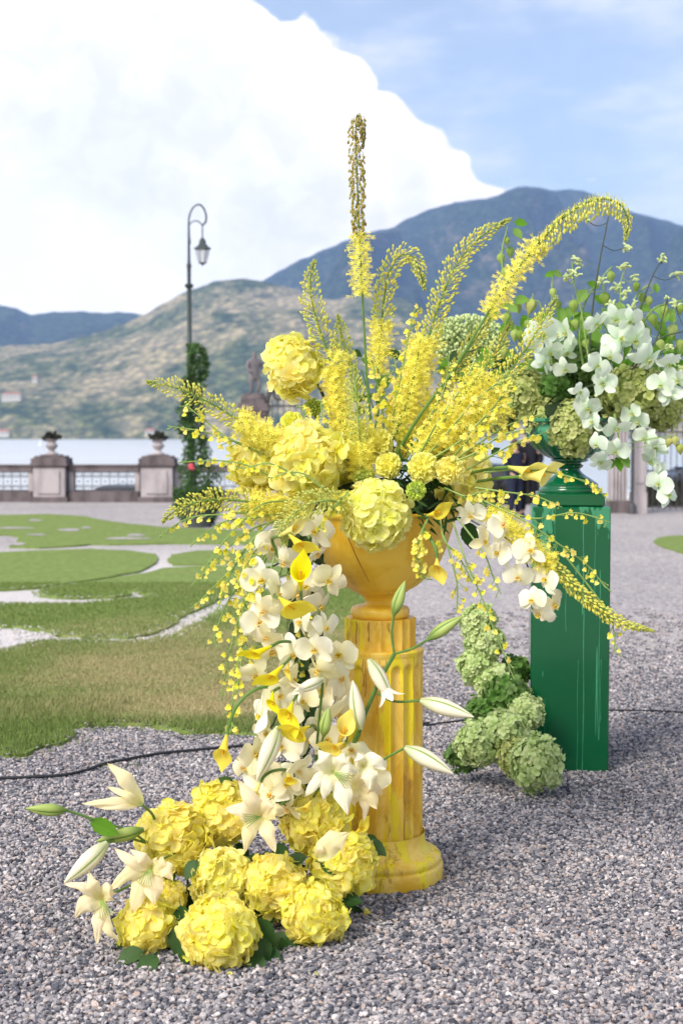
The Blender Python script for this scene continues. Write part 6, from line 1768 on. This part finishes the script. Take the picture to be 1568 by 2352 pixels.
foxtail('foxtail lily slanting right with an ochre tip before the green filler', [(960, 1050, 4.70), (1030, 970), (1090, 890), (1135, 810), (1172, 742)], 4.68, 22, .4, 1.0, .05, .45, 46, dens=.75)
foxtail('foxtail lily slanting right with its tip against the white orchids', [(1000, 1060, 4.62), (1080, 970), (1150, 880), (1215, 790), (1276, 684)], 4.60, 25, .42, 1.0, .08, .48, 48, dens=.75)
foxtail('foxtail lily drooping low right across the green pedestal', [(1100, 1150, 4.50), (1165, 1205), (1215, 1255), (1280, 1312), (1345, 1375), (1415, 1425), (1497, 1449)], 4.42, 20, .40, 1.0, .08, .45, 40, dens=1.15, lean=.8)
foxtail('foxtail lily stretching left with a reddish open base', [(690, 1040, 4.62), (620, 1005), (560, 972), (500, 935), (440, 905), (385, 885), (337, 878)], 4.56, 23, .36, 1.0, .05, .42, 50, dens=.85, lean=.1)
foxtail('lower foxtail lily stretching left over the lawn', [(690, 1165, 4.60), (620, 1160), (550, 1150), (480, 1148), (430, 1162), (390, 1182), (374, 1198)], 4.54, 22, .30, 1.0, .05, .36, 44, dens=1.1, lean=.1)
foxtail('lime green foxtail lily curling down over the urn rim', [(810, 1165, 4.50), (760, 1150), (715, 1156), (675, 1180), (652, 1212), (655, 1250)], 4.36, 30, .22, 1.0, .0, .25, 36, 'fbudl', dens=1.35, lean=.2)
for lab, pts, d, fr in [('dense yellow foxtail blossom left of the tall stem', [(800, 1060), (785, 960), (775, 880), (778, 810)], 4.70, 42),
                        ('dense yellow foxtail blossom below the leaning stem', [(905, 1010), (935, 920), (955, 840), (965, 780)], 4.70, 46),
                        ('dense yellow foxtail blossom at the right of the urn', [(950, 1060), (1010, 980), (1065, 910), (1105, 850)], 4.58, 50),
                        ('fluffy yellow foxtail blossom deep in the urn centre', [(845, 1130), (840, 1060), (830, 1000), (826, 970)], 4.62, 42),
                        ('fluffy yellow foxtail blossom above the right pompons', [(960, 1040), (1040, 1000), (1110, 960), (1165, 930)], 4.62, 44),
                        ('yellow foxtail blossom above the left hydrangea', [(700, 1060), (650, 1030), (600, 1010), (570, 990)], 4.60, 42),
                        ('yellow foxtail blossom hanging at the left shoulder of the urn', [(720, 1190), (660, 1180), (600, 1175), (560, 1165)], 4.58, 44)]:
    foxtail(lab, pts, d, 10, 0, 0, .0, 1.0, fr, nfl=130)

# ---- oncidium sprays
def onc_mesh(seed):
    rr = random.Random(seed); mb = MB()
    for s in (-1, 1): mb.add(*petal(.95, .85, 2, 4, a=1.5, phi0=.35, recurve=-.5, cup=-.1, ruffle=.12, freq=4, seed=seed + s, basew=.3), m=Matrix.Rotation(pi + s * .42, 4, 'Z'))
    for a in (0, 1.1, -1.1, 2.0, -2.0): mb.add(*petal(.5, .22, 1, 3, phi0=.2, recurve=-.6, seed=seed, ruffle=.05, basew=.4), m=Matrix.Rotation(a, 4, 'Z'))
    mb.ball((0, 0, .1), .1, 5, 4)
    return mb.mesh('oncidium_blossom', M['onc'])
ONC = [onc_mesh(s) for s in range(4)]
def oncidium(label, pts, depth, n, size=12.5, br=20, start=.25, side=0):
    q = px(depth); P = [D(p[0], p[1], depth + (p[2] if len(p) > 2 else 0)) for p in pts]; rr = random.Random(int(pts[-1][0] + pts[-1][1] * 3))
    t = thing('oncidium_spray', label, 'oncidium', P[0], 'yellow oncidium sprays')
    C = spline(P, 40); mb = MB(); mb.tube(C, [2.5 * q * (1 - .5 * i / 40) for i in range(41)], 5)
    k = 0
    for i in range(n):
        s = start + (1 - start) * (i + rr.random() * .6) / n; f = min(39.9, s * 40); c = C[int(f)]; tg = (C[int(f) + 1] - c).normalized()
        a = rr.uniform(0, 6.28); o = Vector((cos(a), sin(a) * .5 - .2, sin(a * 1.7) * .6 - .4)).normalized(); L_ = br * q * rr.uniform(.4, 1.2) * (1.25 - s * .6)
        e = c + (o + tg * .7) * L_
        mb.tube([c, c + (o * .4 + tg * .6) * L_ * .6, e], 1.1 * q, 3, False)
        if s > .90: 
            mb.ball(e, 2.4 * q, 5, 4)
            continue
        f_ = (CAMP - e).normalized() + Vector((rr.uniform(-.9, .9), 0, rr.uniform(-.6, .6)))
        inst('blossom', ONC[rr.randrange(4)], t, basis(f_, roll=rr.uniform(-.6, .6), loc=e, s=size * q * rr.uniform(.7, 1.2) * (1.15 - .4 * s)))
    mb.build('stem', M['palestem'], t)
    return t
ol = [
 ('longest oncidium spray reaching left at lake height', [(650, 1068, .05), (560, 1022), (470, 992), (385, 978)], 4.56, 14),
 ('oncidium spray rising left in front of the climbing rose', [(610, 1045, .05), (530, 1010), (470, 965), (425, 928)], 4.54, 14),
 ('oncidium spray pointing left below the rail of the balustrade', [(650, 1110, .05), (570, 1070), (500, 1058), (410, 1062)], 4.54, 12),
 ('oncidium spray crossing the left hydrangea', [(690, 1100, .02), (620, 1065), (560, 1075), (520, 1060)], 4.40, 9),
 ('oncidium spray dropping left below the lower foxtail', [(640, 1170, .04), (540, 1180), (440, 1188), (372, 1225)], 4.52, 16),
 ('oncidium spray fanning left over the lawn, uppermost of the fan', [(660, 1190, .05), (580, 1215), (520, 1262), (440, 1345)], 4.50, 18),
 ('oncidium spray fanning down left, second of the fan', [(655, 1195, .05), (590, 1250), (530, 1310), (470, 1370), (455, 1385)], 4.50, 16),
 ('oncidium spray fanning down left, third of the fan', [(650, 1200, .05), (590, 1290), (530, 1370), (500, 1440), (492, 1480)], 4.48, 18),
 ('oncidium spray hanging steeply, left one of the long pair', [(640, 1220, .05), (590, 1330), (545, 1430), (520, 1540), (510, 1600)], 4.46, 22),
 ('oncidium spray hanging steeply, right one of the long pair', [(645, 1230, .05), (610, 1340), (570, 1440), (545, 1530), (530, 1650)], 4.44, 22),
 ('short dense oncidium spray at the left of the upper cascade', [(630, 1210, .04), (590, 1260), (560, 1310), (545, 1350)], 4.44, 18),
 ('oncidium spray tucked between the upper cascade orchids', [(660, 1250, .05), (640, 1330), (610, 1420), (585, 1500)], 4.50, 22),
 ('oncidium spray deep in the cascade beside the callas', [(690, 1330, .05), (700, 1420), (690, 1500), (680, 1560)], 4.46, 18),
 ('oncidium spray rising left of the tall stem among the pompons', [(790, 1060, .06), (760, 1000), (740, 950), (735, 915)], 4.66, 16),
 ('upright oncidium spray between the tall stem and the hook', [(880, 1040, .06), (880, 960), (868, 890), (855, 830)], 4.66, 24),
 ('upright oncidium spray with its bud tip beside the hooked foxtail', [(900, 1040, .06), (905, 940), (925, 840), (945, 735), (960, 705)], 4.68, 28),
 ('oncidium spray leaning right through the foxtail blossom', [(960, 1050, .06), (1010, 960), (1060, 890), (1090, 830)], 4.50, 24),
 ('oncidium spray in front of the olive hydrangea', [(1040, 1050, .06), (1100, 980), (1150, 910), (1190, 850)], 4.50, 24),
 ('oncidium spray spreading right above the pompons', [(1040, 1060, .06), (1110, 1010), (1170, 975), (1245, 950)], 4.48, 22),
 ('oncidium spray reaching the green urn rim', [(1070, 1080, .05), (1140, 1040), (1200, 1010), (1250, 995)], 4.46, 20),
 ('oncidium spray running right across the stem of the green urn', [(1110, 1085, .05), (1200, 1078), (1290, 1090), (1360, 1115), (1396, 1150)], 4.42, 16),
 ('oncidium spray running right across the green block', [(1090, 1120, .05), (1160, 1130), (1230, 1140), (1290, 1165)], 4.42, 16),
 ('oncidium spray curving flat right over the pedestal top', [(1120, 1150, .04), (1220, 1190), (1320, 1178), (1400, 1200)], 4.42, 12),
 ('oncidium spray descending right in front of the green pedestal', [(1110, 1150, .04), (1210, 1200), (1290, 1255), (1350, 1300), (1390, 1350)], 4.40, 24),
 ('thin oncidium spray falling behind the drooping foxtail tip', [(1300, 1280, .02), (1390, 1400), (1410, 1460), (1408, 1500)], 4.44, 7),
 ('oncidium spray hanging in front of the urn on its right', [(985, 1185, .06), (965, 1230), (958, 1280), (975, 1330)], 4.38, 30),
 ('oncidium spray beside the hanging calla', [(1010, 1190, .06), (1020, 1240), (1060, 1290), (1085, 1340)], 4.40, 16),
 ('longest hanging oncidium spray crossing the green trail', [(1040, 1200, .06), (1070, 1290), (1105, 1370), (1135, 1450), (1180, 1560)], 4.40, 22),
 ('thin oncidium spray hanging between urn and orchids', [(1050, 1190, .06), (1110, 1270), (1130, 1320), (1150, 1365)], 4.42, 8),
 ('thin oncidium spray dangling just right of the urn bowl', [(1020, 1230, .05), (1045, 1320), (1050, 1360), (1048, 1408)], 4.44, 7),
 ('oncidium spray half under the right orchids', [(1060, 1140, .05), (1110, 1170), (1150, 1180), (1200, 1215)], 4.46, 20),
 ('oncidium spray over the right hydrangea shoulder', [(1020, 1120, .04), (1070, 1140), (1110, 1130), (1160, 1150)], 4.44, 18),
]
ol += [
 ('airy oncidium spray just right of the tall bare stem', [(850, 1080, .1), (862, 980), (880, 900), (895, 850)], 4.72, 26),
 ('airy oncidium spray crossing behind the hooked foxtail base', [(880, 1060, .1), (905, 970), (915, 890), (905, 820)], 4.74, 26),
 ('airy oncidium spray between the leaning foxtail and the long arch', [(930, 1060, .1), (985, 960), (1020, 890), (1032, 810)], 4.56, 28),
 ('airy oncidium spray along the long arching stem', [(960, 1070, .08), (1030, 990), (1090, 920), (1140, 880)], 4.46, 28),
 ('airy oncidium spray above the right pompons', [(980, 1060, .06), (1060, 1010), (1120, 950), (1175, 925)], 4.44, 28),
 ('loose oncidium spray over the right hydrangea toward the green urn', [(1020, 1070, .05), (1090, 1040), (1150, 1000), (1215, 985)], 4.42, 26),
 ('loose oncidium spray at the left shoulder above the round pompon', [(760, 1060, .06), (720, 1000), (700, 960), (690, 930)], 4.66, 16),
 ('loose oncidium spray drooping left just under the left hydrangea', [(660, 1150, .04), (600, 1160), (540, 1215), (480, 1290), (465, 1330)], 4.48, 22),
 ('loose oncidium spray below the lower left foxtail', [(640, 1180, .04), (580, 1190), (510, 1200), (440, 1250)], 4.50, 20),
 ('dense oncidium spray left of the cascade at urn height', [(620, 1200, .04), (580, 1240), (545, 1290), (520, 1340), (500, 1400)], 4.46, 26),
 ('dense oncidium spray left of the cascade at capital height', [(610, 1270, .04), (575, 1340), (555, 1410), (540, 1480)], 4.44, 26),
 ('fine oncidium spray trailing lowest beside the hanging calla', [(600, 1380, .04), (565, 1470), (548, 1560), (535, 1640), (532, 1680)], 4.44, 20),
 ('oncidium blossoms among the left hydrangeas', [(740, 1120, .0), (700, 1090), (660, 1085), (620, 1100)], 4.34, 12),
 ('oncidium blossoms spilling over the urn rim left of the lime hydrangea', [(800, 1130, .0), (770, 1160), (745, 1190), (730, 1220)], 4.36, 12),
]
for a in ol: oncidium(*a)

# ---- physalis branches in the green urn
def lantern_mesh(m_, name):
    mb = MB(); prof = []
    for i in range(11):
        t = i / 10; prof.append((max(.02, .62 * sin(pi * t ** .72) ** .9 * (1 - .25 * t)), .75 - 1.75 * t))
    mb.lathe(prof, 20, (0, 0, 0), lambda r, z, a, i: r * (1 + .10 * cos(5 * a)))
    mb.tube([(0, 0, .72), (0.05, 0, 1.25)], .045, 4); return mb.mesh(name, m_)
LAN = lantern_mesh(M['lantern'], 'lantern_pod'); LANP = lantern_mesh(M['lanternp'], 'pale_lantern_pod')
def physalis(label, path, pods, leaves, depth=6.25):
    q = px(depth); t = thing('physalis_branch', label, 'physalis', D(*path[0], depth), 'physalis branches in the green urn')
    mb = MB(); C = spline([D(x, y, depth) for x, y in path], 30); mb.tube(C, [3.0 * q * (1 - .6 * i / 30) for i in range(31)], 6)
    rr = random.Random(int(path[-1][0]))
    for pd in pods:
        x, y, r = pd[:3]; p = D(x, y, depth + rr.uniform(-.05, .05))
        inst('pod', LANP if len(pd) > 3 else LAN, t, basis((rr.uniform(-.25, .25), rr.uniform(-.2, .2), 1), roll=rr.uniform(0, 6), up=(0, -1, 0), loc=p, s=r * q * 1.12))
        nearest = min(C, key=lambda c: (c - p).length); mb.tube([nearest, (nearest + p) / 2 + Vector((0, 0, .015)), p + Vector((0, 0, r * q))], .9 * q, 4, False)
    for x, y, r, dx, dy in leaves:
        p = D(x, y, depth + rr.uniform(-.04, .02)); inst('leaf', LEAFL[rr.randrange(4)], t, basis((rr.uniform(-.5, .5), -1, .4), up=(dx, 0, -dy), loc=p, s=(r * q * 1.1, r * q * 1.2, r * q)))
    mb.build('stem', M['palestem'], t)
physalis('physalis branch rising highest behind the arching foxtail', [(1215, 830), (1175, 740), (1158, 660), (1152, 580), (1165, 520)], [(1150, 593, 15), (1171, 578, 14), (1163, 553, 11), (1160, 627, 15), (1154, 664, 14), (1161, 730, 15), (1187, 705, 16), (1182, 769, 16), (1157, 809, 15)],
         [(1180, 510, 26, 1, .2), (1178, 525, 26, .6, .8), (1180, 690, 30, .9, .1), (1180, 700, 30, -1, .2), (1135, 705, 32, -.3, 1), (1165, 700, 26, .6, .5)])
physalis('physalis branch with a short upright tip left of the white orchids', [(1290, 860), (1272, 780), (1266, 700), (1268, 630)], [(1269, 672, 13), (1281, 700, 12), (1271, 762, 15), (1299, 748, 16), (1240, 725, 12)], [(1268, 625, 24, 1, .1), (1275, 628, 22, -.9, .1), (1285, 705, 34, -.1, 1)])
physalis('physalis branch with one large pale pod', [(1270, 850), (1255, 770), (1240, 700), (1230, 690)], [(1218, 702, 20, 1), (1210, 745, 14), (1195, 770, 14)], [(1240, 760, 26, -.6, .8)])
physalis('physalis branch in the middle of the green urn top', [(1340, 850), (1330, 770), (1345, 690), (1392, 625), (1405, 612)], [(1317, 702, 17), (1402, 634, 14), (1388, 686, 19), (1380, 735, 14), (1388, 781, 18), (1345, 790, 14), (1320, 745, 15)],
         [(1345, 665, 34, -.5, .9), (1348, 650, 26, .9, .2), (1340, 730, 36, .1, 1), (1320, 735, 34, 1, .1), (1355, 760, 34, .7, .8), (1365, 680, 26, .7, .6)])
physalis('physalis branch arching to the right top', [(1420, 830), (1440, 740), (1460, 680), (1490, 655), (1500, 670)], [(1460, 658, 13), (1474, 683, 14), (1488, 692, 15), (1498, 734, 17), (1470, 739, 16), (1484, 762, 17), (1430, 720, 13)], [(1505, 672, 24, .3, -.9), (1465, 705, 26, .9, .3)])
physalis('physalis branch reaching to the right edge', [(1440, 820), (1490, 720), (1540, 695), (1600, 685)], [(1525, 714, 15), (1544, 758, 17), (1560, 709, 14), (1515, 790, 14), (1560, 790, 15)], [(1510, 740, 26, .8, .6)])
physalis('physalis branch hanging low behind the white orchids', [(1410, 950), (1420, 1010), (1422, 1060)], [(1550, 1012, 13, 1), (1535, 1015, 13, 1), (1560, 1030, 14, 1)], [(1415, 1050, 30, .2, 1), (1425, 1045, 30, .5, .9), (1408, 1055, 26, -.5, .8)], 6.05)
def paw(label, path, heads, depth=6.15, dark=True):
    q = px(depth); t = thing('kangaroo_paw', label, 'kangaroo paw', D(*path[0], depth), 'kangaroo paw stems in the green urn')
    mb = MB(); C = spline([D(x, y, depth) for x, y in path], 24); mb.tube(C, [2.3 * q * (1 - .5 * i / 24) for i in range(25)], 6); rr = random.Random(int(path[-1][0]))
    for x, y, s in heads:
        p = D(x, y, depth + rr.uniform(-.06, .06)); nearest = min(C, key=lambda c: (c - p).length + max(0, c.z - p.z) * 2); mid = (nearest + p) / 2 + Vector((0, 0, -.02)); mb.tube(spline([nearest, mid, p], 6), 1.1 * q, 4, False)
        hb = MB(); out = (p - nearest).normalized()
        for k in range(8):
            a = out * .5 + Vector((rr.uniform(-1, 1), rr.uniform(-.6, .3), rr.uniform(-.5, 1))); a.normalize(); L_ = 15 * q * s
            p0 = p + Vector((rr.uniform(-6, 6), 0, rr.uniform(-8, 8))) * q * s
            hb.tube(spline([p0, p0 + a * L_ * .6, p0 + a * L_ + Vector((rr.uniform(-.4, .6), 0, -.5)) * L_ * .5], 5), [1.2 * q, 2.6 * q, 2.8 * q, 2.4 * q, 2.0 * q, 2.6 * q], 5)
        hb.build('flower', M['paw'], t)
    mb.build('stem', M['darkstem' if dark else 'palestem'], t)
paw('dark kangaroo paw stem rising highest under the hooked foxtail tip', [(1350, 830), (1362, 690), (1378, 590), (1392, 520), (1398, 485)], [(1344, 504, .9), (1436, 567, .7)])
paw('kangaroo paw stem with felty heads left of the dark stem', [(1350, 820), (1335, 720), (1318, 650), (1312, 600)], [(1316, 599, 1.1), (1315, 628, 1.1), (1379, 648, 1.0), (1300, 640, .7)], dark=False)
paw('kangaroo paw stem in the centre right of the green urn', [(1400, 810), (1420, 720), (1425, 650), (1432, 622)], [(1432, 616, 1.0), (1414, 658, 1.0), (1435, 676, 1.0), (1456, 637, .6), (1404, 697, .9)], dark=False)
paw('dark kangaroo paw stem forking near the right edge', [(1450, 800), (1470, 710), (1495, 640), (1517, 598)], [(1519, 594, .9), (1554, 632, .9), (1456, 704, 1.0), (1440, 715, .9)])
paw('dark kangaroo paw stem leaning out past the right edge', [(1450, 840), (1510, 780), (1570, 760), (1620, 740)], [(1550, 700, .9), (1530, 800, .8), (1545, 830, .9), (1560, 850, .8)])
paw('thin bare twig crossing the right edge above the orchids', [(1440, 860), (1500, 790), (1520, 730), (1530, 690)], [(1532, 686, .4)])

# ---- loose bits of blossom on the gravel
for lab, x, y, s_ in [('small yellow tuft of blossom fallen on the gravel in front of the column', 843, 2100, .012), ('tiny yellow petal on the gravel below the heap to the right', 726, 2237, .008), ('tiny yellow petal on the gravel right beside the lowest hydrangea', 528, 2236, .008)]:
    p = G(x, y, .018); t = thing('fallen_petal', lab, 'petal', p)
    for k in range(4 if s_ > .01 else 1): inst('floret', FL['yellow'][k], t, basis((U(-.5, .5), U(-.5, .5), 1), roll=U(0, 6), loc=p + Vector((0, 0, .003 * k)), s=s_))
